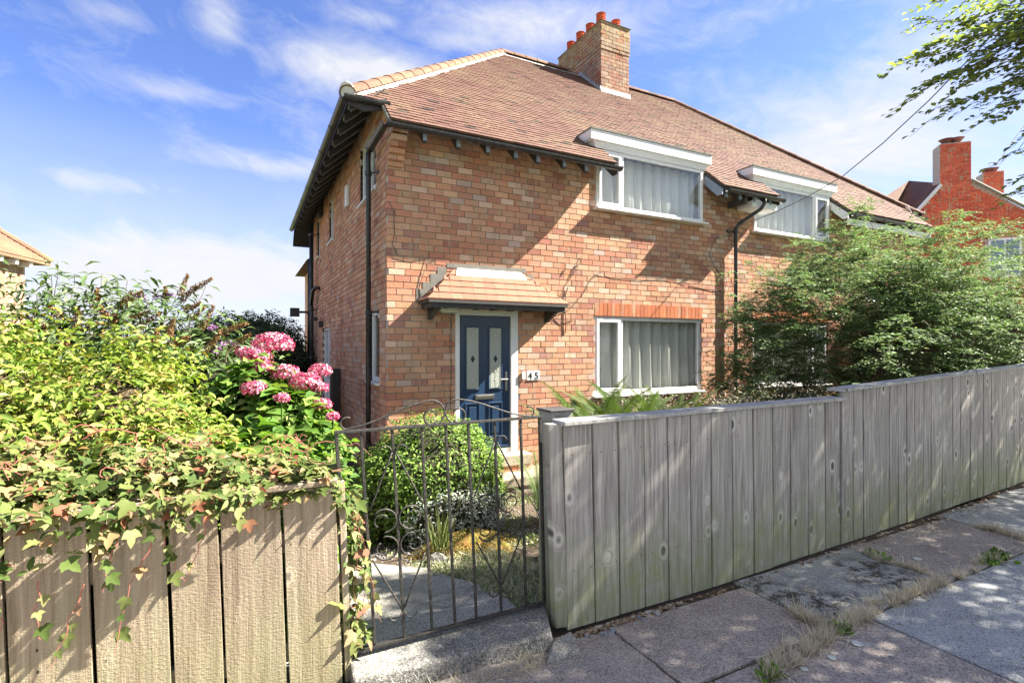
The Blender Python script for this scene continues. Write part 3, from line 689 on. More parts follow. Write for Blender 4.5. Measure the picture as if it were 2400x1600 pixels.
    for i in range(nh):
        p0 = f + (a - f) * (i / nh); p1 = f + (a - f) * ((i + 1.09) / nh); mb = MB(); V = []
        for p, rr, lift in ((p0, .128, .0), (p1, .120, -.004)):
            for e in (0, .018):
                for j in range(9): an = math.pi * j / 8; V.append(p + side * math.cos(an) * (rr - e) + up * (math.sin(an) * (rr - e) * .8 + lift))
        F = []
        for j in range(8): F += [(j, j + 1, 18 + j + 1, 18 + j), (9 + j, 27 + j, 27 + j + 1, 9 + j + 1), (j, 9 + j, 10 + j, j + 1), (18 + j, 19 + j, 28 + j, 27 + j)]
        F += [(0, 18, 27, 9), (8, 17, 35, 26)]
        mb.add(V, F); obj('hip_tile', mb, HIPT if not is_b else TILE, roof, smooth=False)
    mb = MB().tube([f + up * .03 + hd * .01, f + up * .03 + hd * .02], .11, 10); obj('hip_end_mortar', mb, LMORT, roof)
    # mortar fillet beside hip on the front slope, widening to the top
    s2 = Vector((1, 0, 0)); mb = MB(); 
    m0 = 34
    for i in range(m0):
        t0, t1 = i / m0, (i + 1) / m0; A = f + (a - f) * t0; B = f + (a - f) * t1; wv = .17 + R.uniform(-.02, .03)
        q = lambda p, dx: (p.x + dx, p.y, zr(p.y) + .066)
        mb.hexa([(A.x + .02, A.y, zr(A.y)), (A.x + .02 + wv, A.y, zr(A.y)), (B.x + .02 + wv, B.y, zr(B.y)), (B.x + .02, B.y, zr(B.y)), q(A, .02), q(A, wv), q(B, wv), q(B, .02)])
    obj('mortar_fillet', mb, LMORT if not is_b else HIPT, roof)
    # ridge tiles
    x = 3.73
    while x < bx - .02:
        x1 = min(x + .32, bx); mb = MB(); V = []
        for xx, rr in ((x, .128), (x1, .12)):
            for e in (0, .018):
                for j in range(9): an = math.pi * j / 8; V.append((xx, 4.25 + math.cos(an) * (rr - e), 8.455 + math.sin(an) * (rr - e) * .85))
        F = []
        for j in range(8): F += [(j, 18 + j, 19 + j, j + 1), (9 + j, 10 + j, 28 + j, 27 + j), (j, j + 1, 10 + j, 9 + j), (18 + j, 27 + j, 28 + j, 19 + j)]
        F += [(0, 9, 27, 18), (8, 26, 35, 17)]
        mb.add(V, F)
        if not (x1 > 5.97): obj('ridge_tile', mb, HIPT if not is_b else TILE, roof)
        x = x1
    if not is_b:
        y = 4.25 - .16; obj('mortar_fillet', MB().hexa([(3.8, y, zr(y)), (5.2, y, zr(y)), (5.2, 4.2, zr(4.2)), (3.8, 4.2, zr(4.2)), (3.8, y, zr(y) + .036), (5.2, y, zr(y) + .036), (5.2, 4.2, zr(4.2) + .036), (3.8, 4.2, zr(4.2) + .036)]), LMORT, roof)
        y = 4.25 - .16; obj('lead_saddle', MB().hexa([(5.2, y, zr(y)), (6.0, y, zr(y)), (6.0, 4.2, zr(4.2)), (5.2, 4.2, zr(4.2)), (5.2, y, zr(y) + .036), (6.0, y, zr(y) + .036), (6.0, 4.2, zr(4.2) + .036), (5.2, 4.2, zr(4.2) + .036)]), LEAD, roof)
    # verge mortar / undercloak at the left edge
    mb = MB(); yy = EAVE - .02
    while yy < .02:
        mb.hexa([(-.075, yy, zr(yy) - .05), (-.03, yy, zr(yy) - .05), (-.03, yy + .09, zr(yy + .09) - .05), (-.075, yy + .09, zr(yy + .09) - .05), (-.075, yy, zr(yy) + .012), (-.03, yy, zr(yy) + .012), (-.03, yy + .09, zr(yy + .09) + .012), (-.075, yy + .09, zr(yy + .09) + .012)]); yy += .092
    obj('verge', mb, CEMENT, roof)
    # rafter feet at the front
    secs = [([.41, .875, 1.31, 1.745, 2.11, 2.56, 2.96] if not is_b else [.5, .95, 1.4, 1.85, 2.3, 2.75]), ([6.0, 6.36] if not is_b else [5.75, 6.2])]
    for xs in secs:
        for x in xs:
            w = .022; y0, y1 = -.36, .04; t0 = zr(y0) - .085; t1 = zr(y1) - .085
            r_ = obj('rafter_foot', MB().prism([(x - w, y0, t0), (x - w, y1, t1), (x - w, y1, t1 - .15), (x - w, y0 + .03, t0 - .155), (x - w, y0, t0 - .13)], (2 * w, 0, 0)), DARKW, H)
            obj('painted_end', MB().box(x - w - .003, x + w + .003, y0 - .006, y0 + .02, t0 - .125, t0 - .02), RAFTEND, r_)
    obj('soffit_board', MB().hexa([(0, EAVE, zr(EAVE) - .09), (cutL, EAVE, zr(EAVE) - .09), (cutL, .0, zr(0) - .09), (0, .0, zr(0) - .09), (0, EAVE, zr(EAVE) - .082), (cutL, EAVE, zr(EAVE) - .082), (cutL, .0, zr(0) - .082), (0, .0, zr(0) - .082)])
        .hexa([(cutR, EAVE, zr(EAVE) - .09), (bx, EAVE, zr(EAVE) - .09), (bx, .0, zr(0) - .09), (cutR, .0, zr(0) - .09), (cutR, EAVE, zr(EAVE) - .082), (bx, EAVE, zr(EAVE) - .082), (bx, .0, zr(0) - .082), (cutR, .0, zr(0) - .082)]), DARKW, H)
    # gutters
    gy, gzt = -.435, 4.285; mb = MB()
    if not is_b:
        gutter(mb, (-.12, gy, gzt), (3.56, gy, gzt)); obj('gutter', mb, BLACK, H)
        obj('gutter', gutter(MB(), (-.12, gy - .03, gzt - .004), (-.12, .5, gzt - .02)), BLACK, H)
        mb = gutter(MB(), (5.93, gy, gzt), (6.46, gy, gzt)); obj('gutter', mb, BLACK, H)
    else:
        obj('gutter', gutter(MB(), (5.46, gy, gzt), (6.46, gy, gzt)), BLACK, H)
        obj('gutter', gutter(MB(), (-.1, gy, gzt), (3.22, gy, gzt)), BLACK, H)
        bb = MB().box(-.05, 3.28, -.37, -.345, 4.07, 4.20); obj('fascia_board', bb, WPAINT, H)
    # barge / cut ends of the eaves either side of the upper window
    dm = DARKW if not is_b else WPAINT
    for x, s in ((cutL, 1), (cutR, -1)):
        mm = DARKW if (not is_b) or s < 0 else WPAINT
        if not is_b and s < 0: mm = RAFTEND
        mb = MB(); w = .022 * s
        mb.prism([(x + .002 * s, EAVE - .01, zr(EAVE) - .07), (x + .002 * s, .0, zr(0) - .07), (x + .002 * s, .0, zr(0) - .24), (x + .002 * s, -.28, zr(-.28) - .26), (x + .002 * s, EAVE - .01, zr(EAVE) - .17)], (w, 0, 0))
        obj('barge_board', mb, mm, H)
    # side eaves: short front gutter, long side gutter and rafters
    obj('gutter', gutter(MB(), (-.56, -.03, zs - .055), (.03, -.03, zs - .055)), BLACK, H)
    obj('gutter', gutter(MB(), (-.545, -.06, zs - .06), (-.545, 8.5, zs - .06)), BLACK, H)
    for i in range(17):
        y = .12 if i == 0 else .5 + (i - 1) * .5; w = .024; x0 = -.47; s_ = mS; x9 = .03 if i else -.36
        zt = lambda x: zs + s_ * (x + .48) - .085
        if i == 0: w = .03
        r_ = obj('rafter', MB().prism([(x0, y - w, zt(x0)), (x0, y - w, zt(x0) - .08), (x0 + .04, y - w, zt(x0) - .105), (x9, y - w, zt(x9) - .105), (x9, y - w, zt(x9))], (0, 2 * w, 0)), DARKW, H)
        obj('painted_edge', MB().box(x0 - .004, x0 + .006, y - w - .002, y + w + .002, zt(x0) - .082, zt(x0) - .004).hexa([(x0 + .03, y - w - .002, zt(x0) - .112), (.0, y - w - .002, zt(.0) - .135), (.0, y + w + .002, zt(.0) - .135), (x0 + .03, y + w + .002, zt(x0) - .112), (x0 + .03, y - w - .002, zt(x0) - .10), (.0, y - w - .002, zt(.0) - .12), (.0, y + w + .002, zt(.0) - .12), (x0 + .03, y + w + .002, zt(x0) - .10)]), CEMENT if not is_b else WPAINT, r_)
    obj('eaves_end_board', MB().prism([(-.5, .0, zs - .09), (.0, .0, zs + .02), (.0, .0, zs - .12), (-.30, .0, zs - .20), (-.5, .0, zs - .14)], (0, .03, 0)), DARKW, H)
    # ---- flat roofed box over the upper window
    X0, X1 = 3.225, 5.90
    bxo = obj('window_canopy', MB().box(X0 + .02, X1 - .02, -.08, .34, 4.80, 4.955), WPAINT, H)
    obj('fascia', MB().box(X0, X1, -.105, -.083, 4.805, 4.965).box(X0, X0 + .02, -.083, .30, 4.82, 4.965).box(X1 - .02, X1, -.083, .30, 4.82, 4.965), WHITE, bxo, bevel=.004)
    obj('cover_panel', MB().hexa([(X0 + .13, -.045, 4.703), (X1 - .09, -.045, 4.703), (X1 - .09, .12, 4.703), (X0 + .13, .12, 4.703), (X0 + .07, -.075, 4.803), (X1 - .05, -.075, 4.803), (X1 - .05, .12, 4.803), (X0 + .07, .12, 4.803)]), WPAINT, bxo)
    obj('felt_roof', MB().box(X0 - .01, X1 + .01, -.12, .33, 4.967, 4.985), CEMENT, bxo)
    mb = MB()
    for _ in range(90):
        x = R.uniform(X0, X1); s = R.uniform(.01, .03); mb.box(x - s, x + s, -.12 + R.uniform(0, .02), -.10 + s, 4.98, 4.985 + R.uniform(.003, .022))
    obj('moss', mb, CEMENT, bxo, kind='stuff')
    # ---- windows
    who = 'number 45' if not is_b else 'the right-hand house'
    window(H, uw[0], uw[1], uw[2], uw[3], -.032, 'white upstairs window with a narrow left casement' if not is_b else 'white upstairs window with a narrow right casement', .48)
    window(H, gw[0], gw[1], gw[2], gw[3], .03, 'white ground floor window under a soldier course', .52, flatw=.06)
    curtain(uw[0] + .05, uw[1] - .05, uw[2] + .03, uw[3] - .02, .155, 'white net curtain behind the upstairs window of ' + who, None)
    curtain(gw[0] + .05, gw[1] - .02, gw[2] + .05, gw[3] - .02, .175, 'white net curtain behind the ground floor window of ' + who, None)
    for k, (a, b, c, d) in enumerate(sh):
        if k == 3: continue
        Fw = window(H, a, b, c, d, .05, None, .0 if k else .52, yaxis=True, flatw=.06)
    fr = MB().box(.04, .11, 5.15, 5.22, -.4, 1.95).box(.04, .11, 6.38, 6.45, -.4, 1.95).box(.04, .11, 5.22, 6.38, 1.88, 1.95).box(.04, .11, 5.75, 5.85, -.4, 1.88).box(.05, .1, 5.22, 6.38, -.4, .75)
    sd_ = obj('side_door', fr, WHITE, H); obj('pane', MB().box(.07, .076, 5.22, 6.38, .75, 1.88), GLASS, sd_)
    # ---- front door
    dx0, dx1, db, dt = dw
    fm = MB().box(dx0, dx0 + .068, .0, .10, db, dt).box(dx1 - .115, dx1, .0, .10, db, dt).box(dx0 + .068, dx1 - .115, .0, .10, dt - .09, dt).box(dx0 + .068, dx1 - .115, .02, .10, db, db + .06)
    dl, dr_, dbz, dtz = dx0 + .072, dx1 - .119, db + .065, dt - .094
    if not is_b:
        door = obj('door', MB().box(dl, dr_, .040, .085, dbz, dtz), NAVY, H); door['label'] = 'navy blue panelled front door with two leaded glass lights'
        obj('door_frame', fm, WHITE, door, bevel=.006)
        def moulding(a, b, c, d, w=.022, dep=.016):
            return MB().box(a - w, a, .040 - dep, .041, c - w, d + w).box(b, b + w, .040 - dep, .041, c - w, d + w).box(a, b, .040 - dep, .041, d, d + w).box(a, b, .040 - dep, .041, c - w, c)
        for a, b in ((1.15, 1.335), (1.512, 1.697)):
            obj('moulding', moulding(a, b, .885, 1.765), NAVY, door, bevel=.005)
            obj('leaded_glass', MB().box(a, b, .030, .0385, .885, 1.765), OBSC, door)
            m = (a + b) / 2; ln = MB().box(a + .02, a + .024, .0275, .0295, .89, 1.76).box(b - .024, b - .02, .0275, .0295, .89, 1.76).box(a, b, .0275, .0295, 1.13, 1.134).box(a, b, .0275, .0295, 1.60, 1.604).box(m - .002, m + .002, .0272, .0292, .89, 1.76)
            for zc in (1.66, 1.01): ln.prism([(m, .0262, zc - .026), (m + .018, .0262, zc), (m, .0262, zc + .026), (m - .018, .0262, zc)], (0, .001, 0))
            ln.tube([(m + .032 * math.cos(t_), .028, 1.16 + .05 * math.sin(t_)) for t_ in np.linspace(0, 6.28, 15)], .002, 4)
            obj('leading', ln, GOLD, door)
            obj('diamond', MB().prism([(m, .0245, 1.315 - .055), (m + .033, .0245, 1.315), (m, .0245, 1.315 + .055), (m - .033, .0245, 1.315)], (0, .0015, 0)), DGLS, door)
        for a, b in ((1.15, 1.335), (1.512, 1.697)):
            obj('panel', moulding(a, b, .19, .66).box(a + .035, b - .035, .026, .041, .225, .625), NAVY, door, bevel=.006)
        obj('letter_plate', MB().box(1.285, 1.59, .028, .041, .728, .80).box(1.31, 1.565, .018, .029, .745, .785), STEEL, door, bevel=.004)
        obj('handle', MB().box(1.765, 1.80, .026, .041, .84, 1.12).tube([(1.783, .03, 1.01), (1.783, -.015, 1.01), (1.67, -.02, 1.015)], .010, 8), STEEL, door, bevel=.003)
        obj('weather_bar', MB().box(dl + .02, dr_ - .02, .012, .04, dbz + .005, dbz + .04), NAVY, door, bevel=.004)
    else:
        door = obj('door', MB().box(dl, dr_, .040, .085, dbz, dtz), WHITE, H); obj('door_frame', fm, WHITE, door)
    # steps
    st_ = obj('doorstep', MB().box(.93, 2.06, -.27, .02, -.215, -.062), STEPC, H, bevel=.012)
    obj('lower_step', MB().box(.75, 2.36, -.62, -.02, -.42, -.30), STEPC, st_, bevel=.012)
    pieces([((1.0 + i * .236, -.20, -.257), (.226, .1, .076), None) for i in range(5)], st_, 'brick', 'brickwork', BRICK, 30)
    obj('step_base', MB().box(.95, 2.04, -.19, .0, -.30, -.216).box(.8, 2.3, -.58, -.02, -.55, -.421), MORTAR, st_)
    # ---- canopy over the door
    if True:
        cx0, cx1, cyf, zb, ztp, t0, t1 = .43, 2.56, -.46, 2.10, 2.565, .97, 2.03
        body = MB(); A = (cx0, -.0, zb); B = (cx0, cyf, zb); C = (cx1, cyf, zb); Dd = (cx1, 0, zb); E = (t0, -.0, ztp); Fq = (t1, 0, ztp)
        V = [A, B, C, Dd, E, Fq]; V2 = [(x, y, z - .03) for x, y, z in V]
        body.add(V + V2, [(1, 2, 5, 4), (0, 1, 4), (2, 3, 5), (7, 10, 11, 8), (6, 10, 7), (8, 11, 9), (0, 6, 7, 1), (1, 7, 8, 2), (2, 8, 9, 3)])
        can = obj('door_canopy', body, DARKW, H)
        nr = 5
        slo = math.atan2(ztp - zb, -cyf); rot = Matrix.Rotation(slo - .07, 3, 'X')
        for i in range(nr):
            ta, tb = i / nr, (i + 1.12) / nr; y = cyf + (-cyf) * ta; z = zb + (ztp - zb) * ta; l0 = cx0 + (t0 - cx0) * ta - .02; l1 = cx1 + (t1 - cx1) * ta + .02
            x = l0 - (.085 if i % 2 else 0); ln_ = math.hypot(ztp - zb, cyf) / nr * 1.15
            while x < l1:
                a, b = max(x, l0), min(x + .166, l1); x += .169
                if b - a < .03: continue
                lt = ta + 1.0 / nr; la = cx0 + (t0 - cx0) * lt - .02; lb = cx1 + (t1 - cx1) * lt + .02
                y1, z1 = cyf * (1 - ta - 1.05 / nr), zb + (ztp - zb) * (ta + 1.05 / nr); ua, ub = max(a, la), min(b, lb)
                if ub < ua: ua = ub = (a + b) / 2
                y1 = min(y1, 0)
                obj('canopy_tile', MB().hexa([(a, y, z + .008), (b, y, z + .008), (ub, y1, z1 + .0), (ua, y1, z1 + .0), (a, y - .004, z + .026), (b, y - .004, z + .026), (ub, y1, z1 + .013), (ua, y1, z1 + .013)]), TILEO, can)
            for s_, xe, xt in ((-1, cx0, t0), (1, cx1, t1)):
                xa = xe + (xt - xe) * ta + s_ * .012; xb = xe + (xt - xe) * (ta + 1.05 / nr)
                ya, yb_ = cyf * (1 - ta), min(0, cyf * (1 - ta - 1.05 / nr)); q = [(xa, ya, z + .008), (xa, 0, z + .008), (xb, 0, z1), (xb, yb_, z1), (xa + s_ * .004, ya, z + .026), (xa + s_ * .004, 0, z + .026), (xb, 0, z1 + .013), (xb, yb_, z1 + .013)]
                obj('canopy_tile', MB().hexa(q), TILEO, can)
        obj('lead_flashing', MB().hexa([(t0 - .03, -.10, ztp - .085), (t1 + .03, -.10, ztp - .085), (t1 - .02, -.0, ztp + .02), (t0 + .02, 0, ztp + .02), (t0 - .03, -.103, ztp - .06), (t1 + .03, -.103, ztp - .06), (t1 - .02, -.012, ztp + .036), (t0 + .02, -.012, ztp + .036)]), WPAINT, can)
        obj('eaves_board', MB().box(cx0 + .04, cx1 - .04, cyf + .03, cyf + .055, zb - .095, zb - .03).box(cx0 + .04, cx0 + .065, cyf + .055, 0, zb - .095, zb - .03).box(cx1 - .065, cx1 - .04, cyf + .055, 0, zb - .095, zb - .03), DARKW, can)
        for x in (.75, 1.25, 1.52, 1.8, 2.1): obj('rafter_end', MB().box(x - .02, x + .02, cyf + .06, .0, zb - .085, zb - .04), DARKW, can)
        for x in (.56, 2.42): obj('bracket', MB().prism([(x, 0, 2.05), (x, -.34, 2.05), (x, -.30, 1.99), (x, -.06, 1.86), (x, 0, 1.86)], (.05, 0, 0)), DARKW, can)
        obj('cement_flashing', MB().box(.84, 2.10, -.006, .0, 2.60, 2.665).box(.70, .83, -.0045, .0, 2.35, 2.60).box(.60, .70, -.0052, .0, 2.26, 2.50).box(.49, .60, -.0045, .0, 2.16, 2.38).box(.40, .49, -.005, .0, 2.10, 2.28).box(2.11, 2.22, -.011, .0, 2.47, 2.58).box(2.23, 2.33, -.01, 0, 2.36, 2.44), CEMENT, can)
    CUR['mirror'] = None
    return H
HA = build_house(False); HB = build_house(True)

# chimney on the party wall ridge (part of the left house)
ch = obj('chimney', MB().box(5.99, 6.81, 3.32, 5.18, 7.2, 9.30), MORTAR, HA); ch['label'] = 'tall lichen-covered brick chimney stack with red pots'
lst = []; k = 0; z = 7.2
while z < 9.34:
    prj = .012 if 8.62 < z < 8.72 or z > 9.2 else (.0 if z < 8.62 else .02)
    for face in range(4):
        a0, a1 = ((5.97, 6.83) if face % 2 == 0 else (3.30, 5.20)); x = a0 - (BL / 2 if k % 2 else 0)
        a0 -= prj; a1 += prj
        while x < a1:
            p, q_ = max(x, a0), min(x + BL, a1); x += BL
            if q_ - p < .04: continue
            L = q_ - p - JT; c = (p + q_) / 2; j = R.uniform(-.003, .003)
            if face == 0: lst.append(((c, 3.34 - prj + j, z + .038), (L, .08, CO - JT), None))
            elif face == 2: lst.append(((c, 5.16 + prj + j, z + .038), (L, .08, CO - JT), None))
            elif face == 3: lst.append(((6.01 - prj + j, c, z + .038), (.08, L, CO - JT), None))
            else: lst.append(((6.79 + prj + j, c, z + .038), (.08, L, CO - JT), None))
    z += CO; k += 1
pieces(lst, ch, 'brick', 'brickwork', CHIMB, 240, ok=lambda c: c[1] < 3.4 or c[0] < 6.05)
obj('cement_capping', MB().hexa([(5.93, 3.26, 9.36), (6.87, 3.26, 9.36), (6.87, 5.24, 9.36), (5.93, 5.24, 9.36), (6.1, 3.45, 9.43), (6.7, 3.45, 9.43), (6.7, 5.05, 9.43), (6.1, 5.05, 9.43)]), CEMENT, ch)
zf = zr(3.3); obj('flashing', MB().box(5.95, 6.85, 3.27, 3.29, zf - .02, zf + .11), WPAINT, ch)
mb = MB()
for i in range(9):
    y = 3.3 + i * .1; mb.box(5.945, 5.962, y, y + .1, zr(y) - .02, zr(y + .1) + .07)
obj('stepped_flashing', mb, LEAD, ch)
for x, y, h, rr in ((6.13, 3.52, .26, .11), (6.62, 3.56, .25, .105), (6.16, 4.0, .27, .11), (6.15, 4.42, .28, .11), (6.16, 4.88, .27, .11), (6.66, 4.4, .26, .11)):
    pr_ = [(rr * .95, 0), (rr, .04)]
    for i in range(5): z = .06 + i * h / 6; pr_ += [(rr * .93, z), (rr * 1.06, z + .015), (rr * .93, z + .03)]
    pr_ += [(rr * 1.12, h), (rr * 1.0, h + .01), (rr * .8, h), (rr * .8, 0)]
    obj('chimney_pot', MB().lathe(pr_, (x, y, 9.40), 14), mat('terracotta', m_tile((.50, .08, .035), (.56, .12, .05), (.3, .06, .04), .1)), ch, smooth=False)

# downpipes
def pipe(H, pts, rad, collars, name='downpipe', label=None, wallp=None):
    o = obj(name, MB().tube(pts, rad, 10), BLACK, H, smooth=True)
    if label: o['label'] = label
    for c in collars:
        mb = MB().lathe([(rad, -.03), (rad + .013, -.03), (rad + .013, .03), (rad, .03)], c, 10)
        if wallp: w = wallp(c); mb.tube([c, w], .014, 6).lathe([(.001, -.02), (.03, -.02), (.03, .02), (.001, .02)], w, 8)
        obj('pipe_collar', mb, BLACK, o)
    return o
pipe(HA, [(-.12, .56, 4.26), (-.12, .60, 4.12), (-.115, .61, 3.9), (-.115, .61, -.45)], .036, [(-.115, .61, z) for z in (3.95, 1.98, 0.1)], label='tall black downpipe beside the front left corner', wallp=lambda c: (.0, c[1] - .13, c[2]))
pipe(HA, [(6.92, -.435, 4.26), (6.92, -.435, 4.16), (6.86, -.40, 4.05), (6.60, -.13, 3.80), (6.555, -.09, 3.70), (6.555, -.09, .0), (6.555, -.09, -.45)], .034, [(6.555, -.09, z) for z in (3.66, 1.98)], label='black downpipe with a swan neck at the party wall', wallp=lambda c: (c[0] - .12, .0, c[2]))
pipe(HA, [(-.13, 7.6, 4.7), (-.13, 7.6, -.45)], .055, [(-.13, 7.6, z) for z in (4.4, 2.45, 1.2)], 'soil_pipe', wallp=lambda c: (.0, c[1] - .2, c[2]))
obj('branch_pipe', MB().tube([(.0, 6.9, 2.95), (-.10, 6.95, 2.97), (-.14, 7.15, 2.9), (-.14, 7.55, 2.6)], .045, 10), BLACK, HA, smooth=True)
pipe(HA, [(-.1, 8.5, 3.9), (-.1, 8.6, .4)], .034, [(-.1, 8.5, 3.3), (-.1, 8.6, 2.4)])
obj('soffit_box', MB().box(6.68, 7.37, -.36, -.02, 4.08, 4.20), WPAINT, HB, bevel=.005)
obj('tie_plate', MB().box(6.44, 6.5, -.39, .0, 4.10, 4.22), DARKW, HA)
# rear wing seen past the side wall
rw = thing('rear_extension', 'low brick rear wing with a short gutter behind the soil pipe', 'building', (1.0, 10.4, -.45))
obj('wall', MB().box(.15, 4.0, 8.55, 12.2, -.5, 3.9), mat('rear_brick', m_brick(PAL)), rw); obj('roof', MB().prism([(-.15, 8.55, 3.9), (4.2, 8.55, 3.9), (2.0, 8.55, 5.3)], (0, 3.9, 0)), TILE, rw)
# small fixtures
def fix(name, mb, m, label, cat, **k): o = obj(name, mb, m, None, **k); tag(o, label, cat); return o
num = thing('house_number', 'two small white tiles reading 45 beside the front door', 'number sign', (2.22, -.01, .97))
for x0 in (2.112, 2.224): obj('number_tile', MB().box(x0, x0 + .108, -.014, .0, .985, 1.13), WPAINT, num, bevel=.003)
def digit(ch_, x, z, h):
    c = bpy.data.curves.new('digit', 'FONT'); c.body = ch_; c.size = h; c.extrude = .0015; c.align_x = 'CENTER'; c.offset = .002
    o = bpy.data.objects.new('tmp', c); COL.objects.link(o); dg = bpy.context.evaluated_depsgraph_get(); me = bpy.data.meshes.new_from_object(o.evaluated_get(dg)); bpy.data.objects.remove(o)
    me.transform(Matrix.Translation((x, -.0165, z)) @ Matrix.Rotation(math.pi / 2, 4, 'X')); me.materials.clear(); me.materials.append(mat('black_ink', lambda q: pr(q, (.02, .03, .03), .4)))
    link('digit', me, num)
digit('4', 2.166, 1.005, .145); digit('5', 2.278, 1.005, .145)
fix('doorbell', MB().box(2.02, 2.075, -.03, .0, 1.0, 1.11), WHITE, 'small white doorbell box on the brick right of the navy door', 'doorbell', bevel=.006)
lp = thing('bulkhead_lamp', 'small cream security lamp under the left end of the door canopy', 'lamp', (.82, -.08, 1.98))
obj('housing', MB().box(.70, .95, -.16, -.02, 1.975, 2.03), WPAINT, lp, bevel=.01); obj('lens', MB().box(.72, .93, -.15, -.03, 1.955, 1.974), OBSC, lp)
al = fix('alarm_box', MB().box(-.06, .0, 2.75, 2.95, 4.02, 4.40), WPAINT, 'cream alarm box high on the side wall', 'alarm box', bevel=.015)
fix('junction_box', MB().box(-.1, .0, 6.3, 6.6, 4.62, 4.95), DARKW, 'dark box under the eaves on the side wall', 'box')
fl = thing('flood_light', 'small black floodlight on the side wall above the side door', 'lamp', (-.1, 6.4, 2.1))
obj('lamp_head', MB().box(-.26, -.10, 6.5, 6.75, 2.12, 2.2), DARKW, fl); obj('bracket', MB().box(-.1, .0, 6.3, 6.4, 1.95, 2.1), DARKW, fl)
fl = thing('flood_light', 'black camera light sticking out beyond the soil pipe', 'lamp', (-.5, 7.9, 2.3))
obj('lamp_head', MB().box(-.62, -.40, 7.8, 8.0, 2.28, 2.5), DARKW, fl); obj('arm', MB().tube([(-.4, 7.9, 2.4), (-.1, 7.8, 2.4)], .03, 6), DARKW, fl)
mt = thing('bin_cupboard', 'tall black timber post and gate against the side wall', 'post', (-.1, 3.9, -.45))
obj('post', MB().box(-.16, -.01, 3.75, 4.05, -.45, 1.05), DARKW, mt); obj('gate_boards', MB().box(-.9, -.16, 3.95, 4.0, -.45, .35), DARKW, mt)
# dead climbing stems and loose cables on the front wall
ds = thing('dead_climber', 'dry brown climber stems still clinging to the front brickwork right of the canopy', 'dead plant', (2.8, -.01, 1.6))
def stem(pts, r=.005, y=-.012): return MB().tube([(x, y - .006 * math.sin(i * 2.1), z) for i, (x, z) in enumerate(pts)], r, 5)
for pts, r_ in (([(2.72, 2.05), (2.68, 2.2), (2.80, 2.45), (3.0, 2.7), (3.12, 2.95)], .004), ([(2.8, 1.70), (2.81, 1.9), (2.79, 2.1), (2.80, 2.3), (2.84, 2.42)], .009), ([(2.60, 1.98), (2.9, 2.1), (3.15, 2.35), (3.3, 2.6), (3.48, 2.70)], .004),
               ([(2.62, 1.95), (2.75, 1.88), (2.95, 1.92)], .005), ([(2.88, 2.58), (2.95, 2.68), (2.99, 2.78)], .007), ([(2.75, 2.62), (2.80, 2.72)], .008), ([(3.4, 2.7), (3.8, 2.66), (4.3, 2.62), (4.9, 2.68), (5.4, 2.64)], .003)):
    obj('stem', stem(pts, r_), TWIG, ds)
cb_ = thing('wall_cable', 'thin black cable looping down the wall from the front left corner to the door canopy', 'cable', (.4, -.01, 2.1))
obj('cable', stem([(.02, 3.42), (.09, 3.3), (.10, 3.0), (.07, 2.85), (.14, 2.72), (.32, 2.66), (.56, 2.72), (.5, 2.5), (.44, 2.3), (.47, 2.12)], .004), DARKW, cb_)
cb_ = thing('wall_cable', 'thin cables running down between the canopy and the left door jamb', 'cable', (.9, -.01, 1.2))
obj('cable', stem([(.90, 1.97), (.895, 1.5), (.90, 1.0), (.885, .5)], .004), DARKW, cb_)
cb_ = thing('wall_cable', 'cable looping on the brickwork left of the party wall downpipe', 'cable', (6.1, -.01, 3.0))
obj('cable', stem([(6.5, 3.6), (6.1, 3.5), (5.95, 3.2), (6.1, 2.95), (6.4, 2.75), (6.35, 2.5), (6.1, 2.55), (5.5, 2.62)], .004), DARKW, cb_)
# overhead line from the party wall to the street
pts = [at(1700, 540, 9.85), at(1728, 530, 9.6), at(1807, 502, 9.1), at(1893, 461, 8.4), at(1975, 413, 7.8), at(2070, 335, 7.1), at(2178, 235, 6.4), at(2300, 110, 5.8), at(2500, -110, 5.0), at(2900, -560, 4.1)]
tag(obj('overhead_cable', MB().tube(pts, .007, 5), mat('grey_cable', lambda q: pr(q, (.08, .09, .12), .6)), None), 'thin grey telephone line rising from the party wall to the top right', 'cable')
tag(obj('overhead_cable', MB().tube([at(2338, 383, 21), at(2360, 350, 18), at(2400, 295, 13), at(2500, 170, 9)], [.012, .012, .01, .008], 5), WPAINT, None), 'short white line above the second chimney of the red gabled house', 'cable')

# ================================================================== FENCES AND GATE
def board(parent, xa, xb, y0, y1, zb, zt0, zt1, m, sh=.02, th=.022, name='fence_board'):
    """one plank; sh shears its foot along x; slight warp"""
    d = [R.uniform(-.002, .002) for _ in range(4)]; yo = R.uniform(-.003, .003); n = 4; mb = MB(); V = []
    gap = .0055
    for k in range(n + 1):
        t = k / n
        for (x, zt, y) in ((xa + gap + d[0], zt0, y0), (xb - gap + d[1], zt1, y1)):
            for e in (0, th):
                V.append((x + sh * (1 - t) + .0015 * math.sin(t * 5 + xa * 30), y + e + yo + .002 * math.sin(t * 4 + xa * 9), zb + (zt - zb) * t))
    F = []
    for k in range(n):
        a = k * 4; b = a + 4
        F += [(a, a + 2, b + 2, b), (a + 1, b + 1, b + 3, a + 3), (a, b, b + 1, a + 1), (a + 2, a + 3, b + 3, b + 2)]
    F += [(0, 1, 3, 2), (4 * n, 4 * n + 2, 4 * n + 3, 4 * n + 1)]
    o = obj(name, mb.add(V, F), m, parent, bevel=.002); return o
def nails(mb, xa, xb, y, zs, sh, ztop):
    for z in zs:
        for x in (xa + .04, xb - .04):
            x += R.uniform(-.006, .006) + sh * (1 - z / ztop); mb.lathe([(.004, 0), (.0, .001)], (0, 0, 0), 6)
            o = len(mb.v) - 12; mb.v[o:] = [(x + v[0], y - v[2] - .0006, z + v[1]) for v in mb.v[o:]]
